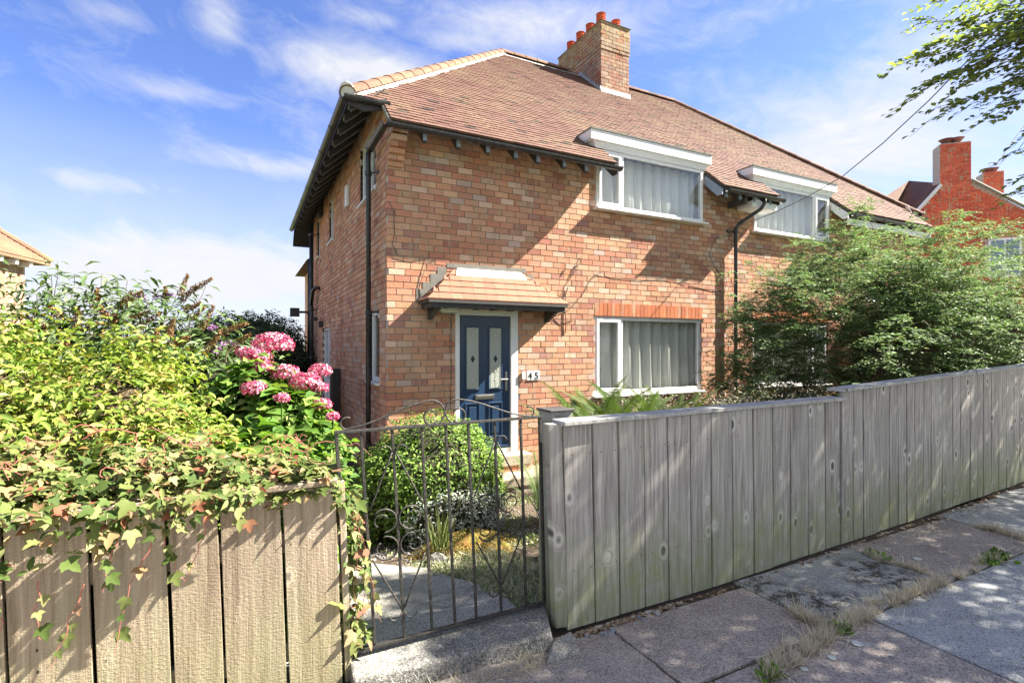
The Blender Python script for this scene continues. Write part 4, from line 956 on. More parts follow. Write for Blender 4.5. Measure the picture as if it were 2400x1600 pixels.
FY = lambda x: -4.605 + (0 if x < 1 else (x - 1) * .045 if x < 4 else .135 + (x - 4) * .05)
xs = [-.185, 0, .17, .353, .534, .717, .887, 1.081, 1.29, 1.495, 1.693, 1.907, 2.117, 2.31]
F1 = thing('picket_fence', 'weathered grey close-boarded fence panel between the gate post and the taller panel', 'fence', (1.0, -4.6, 0))
top1 = lambda x: 1.085 + .003 * x
for a, b in zip(xs, xs[1:]): board(F1, a - .012, b - .012, FY(a), FY(b), .015, top1(a), top1(b), WOODR, .018 * max(0, 1 - a / 2.5))
mb = MB()
for a, b in zip(xs, xs[1:]): nails(mb, a, b, FY(a) - .004, (.93, .32), .018 * max(0, 1 - a / 2.5), 1.09)
obj('nails', mb, DARKW, F1, kind='stuff')
c = MB().hexa([(-.215, -4.645, 1.088), (2.315, FY(2.3) - .04, 1.095), (2.315, FY(2.3) + .10, 1.095), (-.215, -4.52, 1.088), (-.215, -4.645, 1.112), (2.315, FY(2.3) - .04, 1.12), (2.315, FY(2.3) + .10, 1.12), (-.215, -4.52, 1.112)])
obj('cap_rail', c, WOODC, F1, bevel=.004)
obj('rear_rail', MB().box(-.2, 2.3, -4.52, -4.48, .8, .88).box(-.2, 2.3, -4.52, -4.48, .2, .28), WOODR, F1)
F2 = thing('picket_fence', 'taller green-stained grey fence panel running off to the right edge', 'fence', (5.0, -4.4, 0))
x = 2.318; k = 0
while x < 10.5:
    w = R.choice([.14, .165, .19, .2, .215]); top2 = lambda x: 1.155 + (x - 2.3) * .030
    board(F2, x, x + w, FY(x), FY(x + w), .01, top2(x), top2(x + w), WOODR, 0); x += w
obj('cap_rail', MB().hexa([(2.29, FY(2.3) - .04, 1.16), (10.6, FY(10.6) - .04, 1.405), (10.6, FY(10.6) + .1, 1.405), (2.29, FY(2.3) + .10, 1.16), (2.29, FY(2.3) - .04, 1.183), (10.6, FY(10.6) - .04, 1.43), (10.6, FY(10.6) + .1, 1.43), (2.29, FY(2.3) + .1, 1.183)]), WOODC, F2, bevel=.004)
gp = thing('gate_post', 'tall square weathered timber post at the right side of the iron gate', 'post', (-.1, -4.4, 0))
obj('post', MB().hexa([(-.17, -4.44, -.1), (-.03, -4.44, -.1), (-.03, -4.30, -.1), (-.17, -4.30, -.1), (-.17, -4.44, 1.135), (-.03, -4.44, 1.135), (-.03, -4.30, 1.135), (-.17, -4.30, 1.135)]), WOODR, gp, bevel=.006)
obj('post_top', MB().box(-.182, -.02, -4.452, -4.288, 1.136, 1.147), DARKW, gp, bevel=.003)
ft = thing('fence_trim', 'narrow upright trim board closing the left end of the grey fence', 'board', (-.25, -4.58, 0))
board(ft, -.285, -.205, -4.585, -4.60, .03, 1.095, 1.095, WOODR, .05, .05, 'board')
# left fence
F0 = thing('picket_fence', 'sunlit rough sawn tan fence panel half covered by creeper at the left', 'fence', (-2.5, -4.5, 0))
lx = [-4.2, -3.97, -3.74, -3.50, -3.27, -3.04, -2.81, -2.62, -2.423, -2.185, -1.948, -1.770, -1.540, -1.318]
zt = lambda x: .885 + (x + 2.4) * .012
for a, b in zip(lx, lx[1:]): board(F0, a, b, -4.50, -4.50, .0, zt(a), zt(b), WOODL, .035, .024)
obj('cap_rail', MB().hexa([(-4.2, -4.545, .885), (-1.315, -4.54, .90), (-1.31, -4.44, .90), (-4.2, -4.44, .885), (-4.2, -4.545, .905), (-1.315, -4.54, .922), (-1.31, -4.44, .922), (-4.2, -4.44, .905)]), WOODL, F0, bevel=.003)
board(F0, -1.312, -1.272, -4.495, -4.49, .0, .90, .90, WOODL, .035, .07, 'end_board')
obj('rear_rail', MB().box(-4.2, -1.3, -4.475, -4.43, .62, .7).box(-4.2, -1.3, -4.475, -4.43, .15, .23), WOODL, F0)
obj('end_post', MB().box(-1.40, -1.31, -4.43, -4.33, -.1, .95), WOODR, F0, bevel=.005)
# threshold stone
ts = MB().hexa([(-1.262, -4.62, -.05), (-.30, -4.715, -.05), (-.20, -4.42, -.05), (-1.25, -4.42, -.05), (-1.262, -4.60, .07), (-.318, -4.685, .072), (-.20, -4.42, .095), (-1.25, -4.42, .095)])
tso = obj('threshold_stone', ts, STONE, None, bevel=.012); tag(tso, 'worn pale concrete threshold slab below the iron gate', 'step')
tso = obj('edging_stone', MB().hexa([(-.42, -4.80, -.05), (-.20, -4.80, -.05), (-.17, -4.64, -.05), (-.33, -4.69, -.05), (-.41, -4.79, .03), (-.22, -4.79, .02), (-.18, -4.65, .045), (-.32, -4.70, .05)]), CONC, None, bevel=.015); tag(tso, 'small broken grey stone at the foot of the fence post', 'stone')
# gate
GT = thing('garden_gate', 'black wrought iron garden gate with scrollwork and pointed crest, worn paint', 'gate', (-.75, -4.47, .1))
GY = -4.47
def gx_(x, z):                                          # x measured at gate top, drifts right towards the foot
    t = (1.115 - z) / 1.0; s0 = .070 + (.030 - .070) * (x + 1.31) / 1.05; return x + s0 * t
def gp_(x, z, y=0): return (gx_(x, z), GY + y, z)
def bar(a, b, w=.011, dd=.011):
    a = Vector(a); b = Vector(b); t = (b - a).normalized(); s = t.cross(Vector((0, 1, 0))).normalized() * (w / 2); d = Vector((0, dd / 2, 0))
    return [a - s - d, a + s - d, a + s + d, a - s + d, b - s - d, b + s - d, b + s + d, b - s + d]
def gbar(name, a, b, w=.011, dd=.011): return obj(name, MB().hexa(bar(a, b, w, dd)), IRON, GT, bevel=.0015)
xl, xr, zt_, zb_ = -1.312, -.262, 1.115, .118
gbar('frame_stile', gp_(xl, zt_ + .004), gp_(xl, zb_), .014, .02); gbar('frame_stile', gp_(xr, zt_ + .008), gp_(xr, zb_ - .002), .014, .02)
gbar('top_rail', gp_(xl - .007, zt_), gp_(xr + .007, zt_ + .005), .013, .026); gbar('bottom_rail', gp_(xl, zb_), gp_(xr, zb_ - .004), .013, .026)
gb = [-1.205, -1.061, -.919, -.796, -.677, -.531, -.379]
for x in gb: gbar('gate_bar', gp_(x, zt_), gp_(x, zb_), .0125, .0125)
def spiral(cx, cz, r0, r1, a0, a1, n=26): return [(cx + (r0 + (r1 - r0) * i / n) * math.cos(a0 + (a1 - a0) * i / n), cz + (r0 + (r1 - r0) * i / n) * math.sin(a0 + (a1 - a0) * i / n)) for i in range(n + 1)]
def scroll(pts, r=.0042, y=-.008): return obj('scroll', MB().tube([gp_(x, z, y) for x, z in pts], r, 6), IRON, GT, smooth=True)
P_ = math.pi
# crest: two sweeping scrolls that meet in the middle
for s, cx_ in ((-1, -.862), (1, -.738)):
    c0 = cx_; pts = [(c0 + s * p, z) for p, z in spiral(0, 1.178, .030, .052, -1.9 * P_, -.45 * P_, 20)]
    up_ = [(c0 + s * (-.052 * math.cos(t)) , 1.178 + .056 * math.sin(t)) for t in np.linspace(-.45 * P_, .62 * P_, 16)]
    pts = [(c0 - s * .034 * math.cos(t) * (1 - .0 * t) + s * 0, 1.165 + .034 * math.sin(t)) for t in np.linspace(1.2 * P_ + P_, .0, 1)]
    inner = [(c0 + s * .012 + s * .030 * math.cos(t), 1.158 + .030 * math.sin(t)) for t in np.linspace(-.1 * P_, 1.25 * P_, 14)]
    outer = [(c0 - s * .062 * math.cos(t - P_ / 2) , 1.177 + .062 * math.sin(t - P_ / 2)) for t in np.linspace(0, P_, 14)]
    # outer half circle on the side towards the centre, from bottom to top
    outer = [(c0 - s * .060 * math.sin(t), 1.178 - .060 * math.cos(t)) for t in np.linspace(-.25 * P_, P_, 18)]
    tail_end = -1.262 if s < 0 else -.330
    sweep = []
    for t in np.linspace(.06, 1, 16):
        x = c0 + (tail_end - c0) * t; e = t * t * (3 - 2 * t); z = 1.238 + (1.130 - 1.238) * (e * .75 + t * .25); sweep.append((x, z))
    curl = [(tail_end + s * .030 * math.sin(t), 1.153 - .027 * math.cos(t)) for t in np.linspace(.1, 1.15 * P_, 12)]
    scroll(outer + sweep + curl)
    scroll([(c0 + s * .010 + s * .034 * math.cos(t) * (1 - t * .05), 1.160 + .034 * math.sin(t) * (1 - t * .05)) for t in np.linspace(-.75 * P_, 1.0 * P_, 20)])
# diamond and C scroll groups round the second and sixth bars
for xc, dx0_, dx1_ in ((-1.061, .138, .136), (-.531, .140, .146)):
    for s, dx in ((-1, dx0_), (1, dx1_)):
        scroll([(xc + s * (.008 + (dx - .016) * t), 1.005 - .26 * t) for t in np.linspace(0, 1, 6)], .0042)          # upper V
        scroll([(xc + s * (.012 + .026 + .026 * math.cos(t)), 1.003 + .026 * math.sin(t) + .008) for t in np.linspace(P_, .05, 10)], .0035)
        scroll([(xc + s * (.008 + (dx - .02) * t), .27 + .24 * t) for t in np.linspace(0, 1, 6)], .0042)             # lower V
        scroll([(xc + s * (.010 + .030 + .030 * math.cos(t)), .245 + .028 * math.sin(t)) for t in np.linspace(-P_, -.1, 10)], .0035)
        big = [(xc + s * (.066 - .060 * math.cos(t)), .668 + .056 * math.sin(t)) for t in np.linspace(-.9, 1, 2)]
        scroll([(xc + s * (.064 + .058 * math.cos(t)), .690 + .054 * math.sin(t)) for t in np.linspace(-.55 * P_ + .2, -2.15 * P_ + 1.2, 26)][::1])
        scroll([(xc + s * (.078 + .032 * math.cos(t)), .690 + .030 * math.sin(t)) for t in np.linspace(1.0 * P_ - .3, -.3 * P_, 16)], .0036)
        scroll([(xc + s * (.064 + .058 * math.cos(t)), .563 + .054 * math.sin(t)) for t in np.linspace(.45 * P_ , 1.85 * P_, 26)])
        scroll([(xc + s * (.078 + .030 * math.cos(t)), .563 + .028 * math.sin(t)) for t in np.linspace(-1.0 * P_ + .3, .4 * P_, 16)], .0036)

# ================================================================== NEIGHBOURING HOUSES
# left neighbour: corner of a tiled roof behind the garden
e1 = Vector((.269, .986, 0)).normalized(); C0 = Vector(at(119, 617, 19.6)); n1 = Vector((e1.y, -e1.x, 0))   # n1 faces right
nb = thing('neighbour_house', 'orange roofed brick house with a white window at the far left edge', 'house', (C0.x - 4, C0.y - 4, -.4))
def L(a, b, z): p = C0 - e1 * a - n1 * b; return (p.x, p.y, z)      # a back along eaves, b inwards
ze = C0.z
obj('wall', MB().hexa([L(.55, .5, -.6), L(9, .5, -.6), L(9, 8, -.6), L(.55, 8, -.6), L(.55, .5, ze + .05), L(9, .5, ze + .05), L(9, 8, ze + .05), L(.55, 8, ze + .05)]), mat('dull_brick', m_brick([(0, (.26, .15, .10)), (.4, (.22, .11, .08)), (.7, (.30, .21, .15))])), nb)
rf = obj('roof', MB().add([L(0, 0, ze), L(9, 0, ze), L(9, 4, ze + 3.6), L(4, 4, ze + 3.6), L(0, 8, ze), L(9, 8, ze)] + [L(0, 0, ze - .1), L(9, 0, ze - .1), L(9, 8, ze - .1), L(0, 8, ze - .1)],
   [(0, 1, 2, 3), (0, 3, 4), (6, 7, 1, 0), (6, 0, 4, 9), (3, 2, 5, 4), (6, 9, 8, 7)]), HIPT, nb)
tm = MB()
for i in range(34):
    t = i / 34; t2 = (i + 1.1) / 34; a0 = 4 * t
    tm.hexa([L(a0, 4 * t - .02, ze + 3.6 * t + .01), L(9, 4 * t - .02, ze + 3.6 * t + .01), L(9, 4 * t2, ze + 3.6 * t2 + .005), L(a0 + .1, 4 * t2, ze + 3.6 * t2 + .005), L(a0, 4 * t - .02, ze + 3.6 * t + .05), L(9, 4 * t - .02, ze + 3.6 * t + .05), L(9, 4 * t2, ze + 3.6 * t2 + .02), L(a0 + .1, 4 * t2, ze + 3.6 * t2 + .02)])
obj('roof_tiles', tm, HIPT, rf, kind='stuff')
for i in range(12):
    a, b = Vector(L(4 * i / 12, 4 * i / 12, ze + 3.6 * i / 12 + .06)), Vector(L(4 * (i + 1.05) / 12, 4 * (i + 1.05) / 12, ze + 3.6 * (i + 1.05) / 12 + .06)); obj('hip_tile', MB().tube([a, b], [.13, .115], 8), HIPT, rf)
for a in (.8, 1.5, 2.2, 2.9, 3.6): obj('rafter_end', MB().hexa([L(a, .12, ze - .28), L(a + .14, .12, ze - .28), L(a + .14, .5, ze - .28), L(a, .5, ze - .28), L(a, .08, ze - .1), L(a + .14, .08, ze - .1), L(a + .14, .5, ze - .1), L(a, .5, ze - .1)]), WPAINT, nb)
wv = obj('window', MB().hexa([L(2.3, .46, ze - 1.6), L(4.8, .46, ze - 1.6), L(4.8, .52, ze - 1.6), L(2.3, .52, ze - 1.6), L(2.3, .46, ze - .4), L(4.8, .46, ze - .4), L(4.8, .52, ze - .4), L(2.3, .52, ze - .4)]), WHITE, nb)
obj('pane', MB().hexa([L(2.42, .44, ze - 1.48), L(4.68, .44, ze - 1.48), L(4.68, .45, ze - 1.48), L(2.42, .45, ze - 1.48), L(2.42, .44, ze - .52), L(4.68, .44, ze - .52), L(4.68, .45, ze - .52), L(2.42, .45, ze - .52)]), mat('sky_pane', lambda q: pr(q, (.18, .24, .30), .05)), wv)
# right neighbour: red brick gable with a broad stack
gw_ = at(2238, 420, 22); e2 = Vector((-.68, .733, 0)); n2 = Vector((-.733, -.68, 0))
rh = thing('gabled_house', 'bright red brick gabled house with a broad chimney beyond the flowering shrub', 'house', (gw_.x, gw_.y, -.5))
def K(a, b, z): p = gw_ + e2 * a - n2 * b; return (p.x, p.y, z)
def solve(u, v, b=0):       # pixel -> (a, z) on the gable plane moved back by b
    o = gw_ - n2 * b; d = ray(u, v); nn = Vector((n2.x, n2.y, 0)); t = (o - CAM).dot(nn) / d.dot(nn); p = CAM + d * t; return (p - o).dot(e2), p.z
def KP(u, v, b=0): a, z = solve(u, v, b); return K(a, b, z)
zf_ = -.6
gl = [solve(2065, 590), solve(2204, 437), solve(2275, 425), solve(2420, 500), solve(2560, 560)]
poly = [K(a, 0, z) for a, z in gl]; a0, a1 = gl[0][0], gl[-1][0]
poly = [K(gl[0][0], 0, zf_), *poly, K(gl[-1][0], 0, zf_)]
rwall = obj('wall', MB().prism(poly, tuple(n2 * -.3)), MORTAR, rh)
rl = []
aL, aR = max(a0, a1), min(a0, a1); k = 0; z = 2.2
def topz(a):
    s = sorted(gl); 
    for (p, zp), (q_, zq) in zip(s, s[1:]):
        if p <= a <= q_: return zp + (zq - zp) * (a - p) / (q_ - p)
    return -9
M3 = Matrix((( e2.x, -n2.x, 0), (e2.y, -n2.y, 0), (0, 0, 1)))
wa, wz0 = solve(2315, 560), solve(2315, 640); wb = solve(2392, 560)
wh = (min(wa[0], wb[0]), max(wa[0], wb[0]), wz0[1] - .2, wa[1])
while z < 9:
    x = aR - (.13 if k % 2 else 0)
    while x < aL:
        if z + .08 < topz(x + .12) and not (wh[0] - .1 < x + .12 < wh[1] + .1 and wh[2] < z < wh[3]):
            p = K(x + .125, -.0, z); rl.append(((p[0], p[1], z), (.238, .05 + R.uniform(0, .004), .078), M3))
        x += .25
    z += .0877; k += 1
pieces(rl, rwall, 'brick', 'brickwork', REDB, 200)
def stackbox(u0, u1, vt, vb, b0, dep, nm, right_u):
    (a0, zt_1), (a1, zt_2) = solve(u0, vt, b0), solve(u1, vt, b0); zb1 = solve(u0, vb, b0)[1]
    lo, hi = min(a0, a1), max(a0, a1); o = obj(nm, MB().hexa([K(hi, b0, zb1), K(lo, b0, zb1), K(lo, b0 + dep, zb1), K(hi, b0 + dep, zb1), K(hi, b0, zt_1), K(lo, b0, zt_1), K(lo, b0 + dep, zt_1), K(hi, b0 + dep, zt_1)]), MORTAR, rh)
    rl = []; z = zb1; k = 0
    while z < zt_1 - .03:
        x = lo - (.12 if k % 2 else 0)
        while x < hi:
            a_, b_ = max(x, lo), min(x + .24, hi)
            if b_ - a_ > .05: p = K((a_ + b_) / 2, b0, z + .04); rl.append((p, (b_ - a_ - .01, .04, .078), M3))
            x += .25
        y = 0
        for j in range(int(dep / .25)): p = K(lo, b0 + .125 + j * .25, z + .04); rl.append((p, (.04, .24, .078), M3))
        z += .0877; k += 1
    pieces(rl, o, 'brick', 'brickwork', REDB, 120)
    return lo, hi, zt_1
lo, hi, zt1 = stackbox(2203, 2275, 338, 470, -.06, .75, 'chimney', 2282)
TERR = MATS['terracotta']
for a_ in (lo + .35, hi - .35): p = K(a_, .3, zt1); obj('chimney_pot', MB().lathe([(.2, 0), (.17, .12), (.2, .2), (.28, .27), (.2, .28)], p, 12), mat('dark_pot', lambda q: pr(q, (.16, .055, .035), .7)), rh)
lo2, hi2, zt2 = stackbox(2302, 2352, 407, 500, 3.6, .6, 'chimney', 0)
for a_ in (lo2 + .3, hi2 - .3): p = K(a_, 3.9, zt2); obj('chimney_pot', MB().lathe([(.2, 0), (.17, .12), (.2, .2), (.26, .27), (.2, .28)], p, 12), MATS['dark_pot'], rh)
# roof slopes behind the gable
A_, B_ = gl[2], gl[4]
obj('roof', MB().prism([K(gl[1][0], .0, gl[1][1]), K(gl[0][0], .0, gl[0][1]), KP(2060, 478, .3), KP(2130, 430, 5), K(gl[1][0], 6, gl[1][1] + .1)], (0, 0, .14)), TILE, rh)
st = MB(); q0, q1, q2, q3 = (Vector(KP(2076, 470, .2)) if 0 else Vector(K(gl[0][0], -.02, gl[0][1])), Vector(K(gl[1][0], -.02, gl[1][1])), Vector(K(gl[1][0], 6, gl[1][1] + .1)), Vector(KP(2060, 478, .3)))
for i in range(26):
    t, t2 = i / 26, (i + .9) / 26; a = q0.lerp(q1, t); b = q3.lerp(q2, t); c = q3.lerp(q2, t2); d = q0.lerp(q1, t2)
    u_ = Vector((0, 0, .15)); st.hexa([a + u_, b + u_, c + u_, d + u_, a + u_ * 1.3, b + u_ * 1.3, c + u_ * 1.1, d + u_ * 1.1])
obj('roof_tiles', st, TILE, rh, kind='stuff')
obj('barge_board', MB().tube([K(gl[0][0], -.08, gl[0][1] + .08), K(gl[1][0], -.08, gl[1][1] + .05)], .07, 4), WPAINT, rh)
obj('verge', MB().tube([K(gl[2][0], -.08, gl[2][1] + .05), K(gl[3][0], -.08, gl[3][1] + .08), K(gl[4][0], -.08, gl[4][1] + .08)], .08, 4), CEMENT, rh)
wv = obj('window', MB().hexa([K(wh[1], -.08, wh[2]), K(wh[0], -.08, wh[2]), K(wh[0], .05, wh[2]), K(wh[1], .05, wh[2]), K(wh[1], -.08, wh[3]), K(wh[0], -.08, wh[3]), K(wh[0], .05, wh[3]), K(wh[1], .05, wh[3])]), WHITE, rh)
m_ = (wh[0] + wh[1]) / 2
for a_, b_ in ((wh[0] + .08, m_ - .04), (m_ + .04, wh[1] - .08)): obj('pane', MB().hexa([K(b_, -.10, wh[2] + .1), K(a_, -.10, wh[2] + .1), K(a_, -.09, wh[2] + .1), K(b_, -.09, wh[2] + .1), K(b_, -.10, wh[3] - .1), K(a_, -.10, wh[3] - .1), K(a_, -.09, wh[3] - .1), K(b_, -.09, wh[3] - .1)]), MATS['sky_pane'], wv)

# ================================================================== PLANTS
UPV = np.array([0, 0, 1.0])
# --- left hedge of pale leafed evergreen behind the creeper
t = thing('evergreen_shrub', 'dense yellow-green shrub filling the garden behind the left fence', 'shrub', (-2.6, -3.3, -.1))
bl = [(-3.9, -3.0, .62, 1.1, .9, .95), (-2.95, -3.05, .70, .75, .75, .85), (-2.35, -3.35, .66, .55, .62, .84), (-2.05, -3.75, .52, .42, .5, .66), (-2.9, -3.75, .55, .9, .55, .76), (-4.8, -3.2, .5, .9, .9, .85), (-2.2, -3.0, .60, .5, .5, .82)]
core('branches', bl, t, HEDC, .76, -.1)
P, N = blob_pts(bl, 42000, .80, 1.07, .0, .16); nn, tt = orient(N, .5, .6, .8)
leaves('foliage', t, P, nn, tt, rng.uniform(.032, .07, len(P)), L_HEDGE, T_ovate(.40, .14, .16), 300)
# --- hydrangea foliage and flower heads
t = thing('hydrangea', 'mophead hydrangea with bright pink flower heads left of the gate', 'shrub', (-1.6, -3.5, -.1))
bl = [(-1.62, -3.62, .42, .42, .50, .60), (-1.42, -3.30, .55, .36, .40, .62), (-1.62, -3.1, .62, .38, .35, .70), (-1.55, -4.0, .42, .28, .32, .46)]
core('stems', bl, t, CORE, .82, -.1)
P, N = blob_pts(bl, 6800, .85, 1.06, .0, .10); nn, tt = orient(N, .55, .5, .8, .2)
big = P[:, 2] > .95
leaves('foliage', t, P, nn, tt, np.where(big, rng.uniform(.09, .15, len(P)), rng.uniform(.045, .09, len(P))), L_HYD, T_ovate(.5, .1, .15), 300)
tp = T_small(.9, .03)
for k, (u, v, w, r) in enumerate([(640, 805, 3.6, .155), (600, 832, 3.5, .115), (622, 862, 3.4, .10), (668, 872, 3.4, .105), (716, 893, 3.4, .115), (750, 866, 3.6, .09), (596, 908, 3.2, .085), (660, 930, 3.1, .05), (755, 945, 3.3, .07), (780, 972, 3.2, .045), (748, 905, 3.5, .07), (572, 822, 3.5, .06)]):
    c = np.array(at(u, v + 4, w)); r *= .86; fh = MB().lathe([(.005, -.16), (.006, 0)], tuple(c), 5); ho = obj('flower_head', fh, L_HYD, t)
    n = int(900 * (r / .1) ** 1.6) + 120; d = rdir(n); d = d[d[:, 2] > -.35]; n = len(d); Pp = c + d * np.array([r, r, r * .66]) * rng.uniform(.88, 1.06, n)[:, None]
    fl_n = d + rdir(n) * .45
    leaves('petals', ho, Pp, fl_n, rdir(n), rng.uniform(.012, .022, n), PETAL, tp)
# --- creeper over the left fence
t = thing('virginia_creeper', 'yellowing red-stemmed creeper spilling over the top of the left fence', 'climbing plant', (-2.2, -4.45, .85))
def creeper_leaves(parent, P, N0, sz, nsep):
    n = len(P); k = rng.random(n) < .5; nn = N0 + rdir(n) * .45; tt = rdir(n) * .8 + np.array([0, -.5, -.35])
    leaves('foliage', parent, P[k], nn[k], tt[k], rng.uniform(*sz, n)[k], L_CREEP, T_lobed(), nsep)
    P2 = np.repeat(P[~k], 3, 0) ; m = len(P2); n2 = np.repeat(nn[~k], 3, 0) + rdir(m) * .2; fan = rdir(m) * .9 + np.repeat(tt[~k], 3, 0) * .6
    leaves('foliage', parent, P2, n2, fan, rng.uniform(sz[0] * .7, sz[1] * .8, m), L_CREEP, T_ovate(.42, .10, .22), nsep)
n = 5600; x = rng.uniform(-4.0, -1.30, n); edge = np.clip((-1.2 - x) / 1.0, 0.0, 1); yy = -4.54 + rng.random(n) ** .8 * (.15 + .55 * edge)
ztop = .925 + .07 * edge + np.clip(yy + 4.5, 0, .8) * .10 * edge + .04 * np.sin(x * 9) * edge + .02 * np.sin(x * 23 + yy * 9)
P = np.stack([x, yy, ztop + rng.uniform(-.10, .04, n)], 1); creeper_leaves(t, P, np.tile(np.array([.12, -.25, .9]), (n, 1)), (.03, .062), 170)
m = 560; x2 = rng.uniform(-4.0, -1.62, m); dep = np.clip((-1.60 - x2) / .9, 0.05, 1); dz = rng.random(m) ** 1.7 * (.04 + .22 * dep)
P = np.stack([x2, -4.555 - rng.uniform(0, .07, m), .93 - dz + .03 * dep], 1); creeper_leaves(t, P, np.tile(np.array([.15, -.6, .65]), (m, 1)), (.035, .065), 130)
# trailing stems with single leaves
def trail(x0, y0, z0, ln, sx, k_, parent, lf=7, sz=.06, m=REDST):
    pts = []; x, y, z = x0, y0, z0
    for i in range(12):
        pts.append((x, y, z)); z -= ln / 12; x += sx / 12 + R.uniform(-.012, .012); y += R.uniform(-.006, .004)
    obj('stem', MB().tube(pts, [.0028 * (1 - i / 16) for i in range(12)], 5), m, parent)
    q = np.array([pts[int(11 * (.2 + .8 * (i + .5) / lf))] for i in range(lf)]) + rdir(lf) * .015
    N = np.tile([.2, -.8, .5], (lf, 1)) + rdir(lf) * .5
    leaves('trailing_leaves', parent, q, N, np.tile([0, -.2, -1.0], (lf, 1)) + rdir(lf) * .7, rng.uniform(.6, 1.2, lf) * sz, L_CREEP, T_lobed(), lf)
for a in [(-2.40, -4.57, .72, .34, .02), (-2.30, -4.58, .70, .22, .05), (-2.18, -4.57, .66, .30, -.12), (-1.98, -4.57, .78, .42, -.16), (-1.95, -4.56, .80, .2, .05), (-1.80, -4.56, .86, .30, -.08), (-1.72, -4.55, .9, .12, .04), (-2.42, -4.56, .60, .25, .0), (-2.08, -4.58, .8, .18, -.02)]:
    trail(*a, 0, t, R.choice([2, 3, 4]), .047)
mb = MB()
for i in range(30):
    x = R.uniform(-3.9, -1.35); y = -4.56 + R.uniform(0, .7) ** 1.4; z = 1.0 + R.uniform(-.03, .16) * min(1, (-1.2 - x)); a = R.uniform(0, 6.28); l = R.uniform(.1, .35)
    k1, k2 = R.uniform(2, 5), R.uniform(0, 6); mb.tube([(x + l * q_ * math.cos(a) + .025 * math.sin(k1 * q_ * 3 + k2), y - abs(l * .5 * q_ * math.sin(a)), z + .05 * math.sin(q_ * 3.1) - .05 * q_ + .02 * math.sin(k1 * 4 * q_)) for q_ in [w_ / 9 for w_ in range(10)]], [.0026 * (1 - w_ / 13) for w_ in range(10)], 5)
obj('stems', mb, REDST, t, kind='stuff')
# the tongue of creeper by the gate hinge
t = thing('virginia_creeper', 'narrow tongue of creeper hanging down the hinge side of the gate', 'climbing plant', (-1.25, -4.44, .5))
cl_ = []
for i in range(120):
    z = R.uniform(.12, .86); cl_.append((-1.235 + R.uniform(-.05, .05) + .03 * math.sin(z * 14), -4.44 + R.uniform(-.06, .06), z))
P = np.array(cl_); nn = np.tile([.25, -.7, .5], (len(P), 1)) + rdir(len(P)) * .6
creeper_leaves(t, P, np.tile([.25, -.6, .65], (len(P), 1)), (.045, .075), 120)
for i in range(4): trail(-1.25 + i * .025, -4.47, .8 - i * .08, .6 - .08 * i, .03 * i, 0, t, 4, .05)
# --- buddleia
t = thing('buddleia', 'buddleia with brown seed heads and a few purple flowers rising above the hedge', 'shrub', (-2.6, -.3, -.4))
bl = [(-3.35, -.2, 1.15, .9, .7, .95), (-2.6, -.4, 1.15, .8, .6, .85), (-1.95, -.6, 1.0, .55, .5, .65), (-4.2, .2, .8, .9, .8, .8)]
core('branches', bl, t, CORE, .55, -.4)
P, N = blob_pts(bl, 9000, .55, 1.12, .3, .22); nn, tt = orient(N, .3, .6, .9, .1)
leaves('foliage', t, P, nn, tt, rng.uniform(.08, .17, len(P)), L_BUD, T_lance(), 200)
shoots = [(120, 612, 5.3), (105, 640, 5.2), (160, 640, 5.3), (225, 640, 5.4), (285, 655, 5.4), (250, 690, 5.4), (300, 720, 5.4), (435, 672, 5.6), (470, 668, 5.6), (400, 690, 5.6), (455, 720, 5.6), (335, 700, 5.5), (215, 720, 5.2), (520, 770, 5.5), (545, 800, 5.3), (380, 740, 5.3), (70, 690, 5.0), (570, 790, 5.2), (190, 690, 5.3), (350, 680, 5.5)]
stems = MB(); LP, LN, LT = [], [], []
for (u, v, w) in shoots:
    tip = at(u, v, w); b = Vector((tip.x * .75 - .65, tip.y - .1, .9)); pts = [b.lerp(tip, i / 8) + Vector((.05 * math.sin(i), 0, .12 * math.sin(math.pi * i / 8))) for i in range(9)]
    stems.tube(pts, [.008 - .0007 * i for i in range(9)], 5)
    for i in range(2, 9):
        for s in (-1, 1):
            for _ in range(2): LP.append(pts[i] + Vector((s * .02, 0, 0))); LN.append((R.uniform(-.4, .4), -.3, 1)); LT.append((s, R.uniform(-.6, .6), R.uniform(-.3, .5)))
obj('stems', stems, TWIG, t, kind='stuff')
leaves('shoot_leaves', t, [tuple(p) for p in LP], LN, LT, rng.uniform(.07, .15, len(LP)), L_BUD, T_lance(), 80)
hd = [(230, 715, 5.2, 0, .17), (225, 700, 5.2, .1, .17), (440, 690, 5.6, .9, .2), (430, 670, 5.6, .35, .2), (470, 668, 5.6, 1.05, .22), (388, 690, 5.6, .0, .13), (285, 710, 5.3, .7, .25), (310, 700, 5.3, .9, .2), (450, 720, 5.5, 1.1, .16), (460, 735, 5.5, .9, .18), (545, 770, 5.3, 1.2, .25), (560, 800, 5.2, 1.0, .22), (90, 760, 4.9, -1.0, .2), (115, 770, 4.9, -1.1, .2), (180, 745, 5.0, .2, .16),
      (200, 770, 5.0, 1.1, .2), (310, 745, 5.2, 1.2, .3), (350, 750, 5.2, 1.0, .22), (400, 770, 5.1, .3, .15), (30, 800, 4.5, -1.1, .16), (270, 760, 5.1, .0, .15), (155, 800, 4.8, .4, .14), (250, 740, 5.1, -.6, .18), (500, 800, 5.1, .7, .2), (485, 745, 5.4, .5, .22), (330, 790, 5.0, -.9, .16), (420, 800, 5.0, 1.1, .14), (365, 790, 5.0, .2, .12), (130, 730, 5.0, -.8, .15), (290, 800, 4.9, 1.0, .15)]
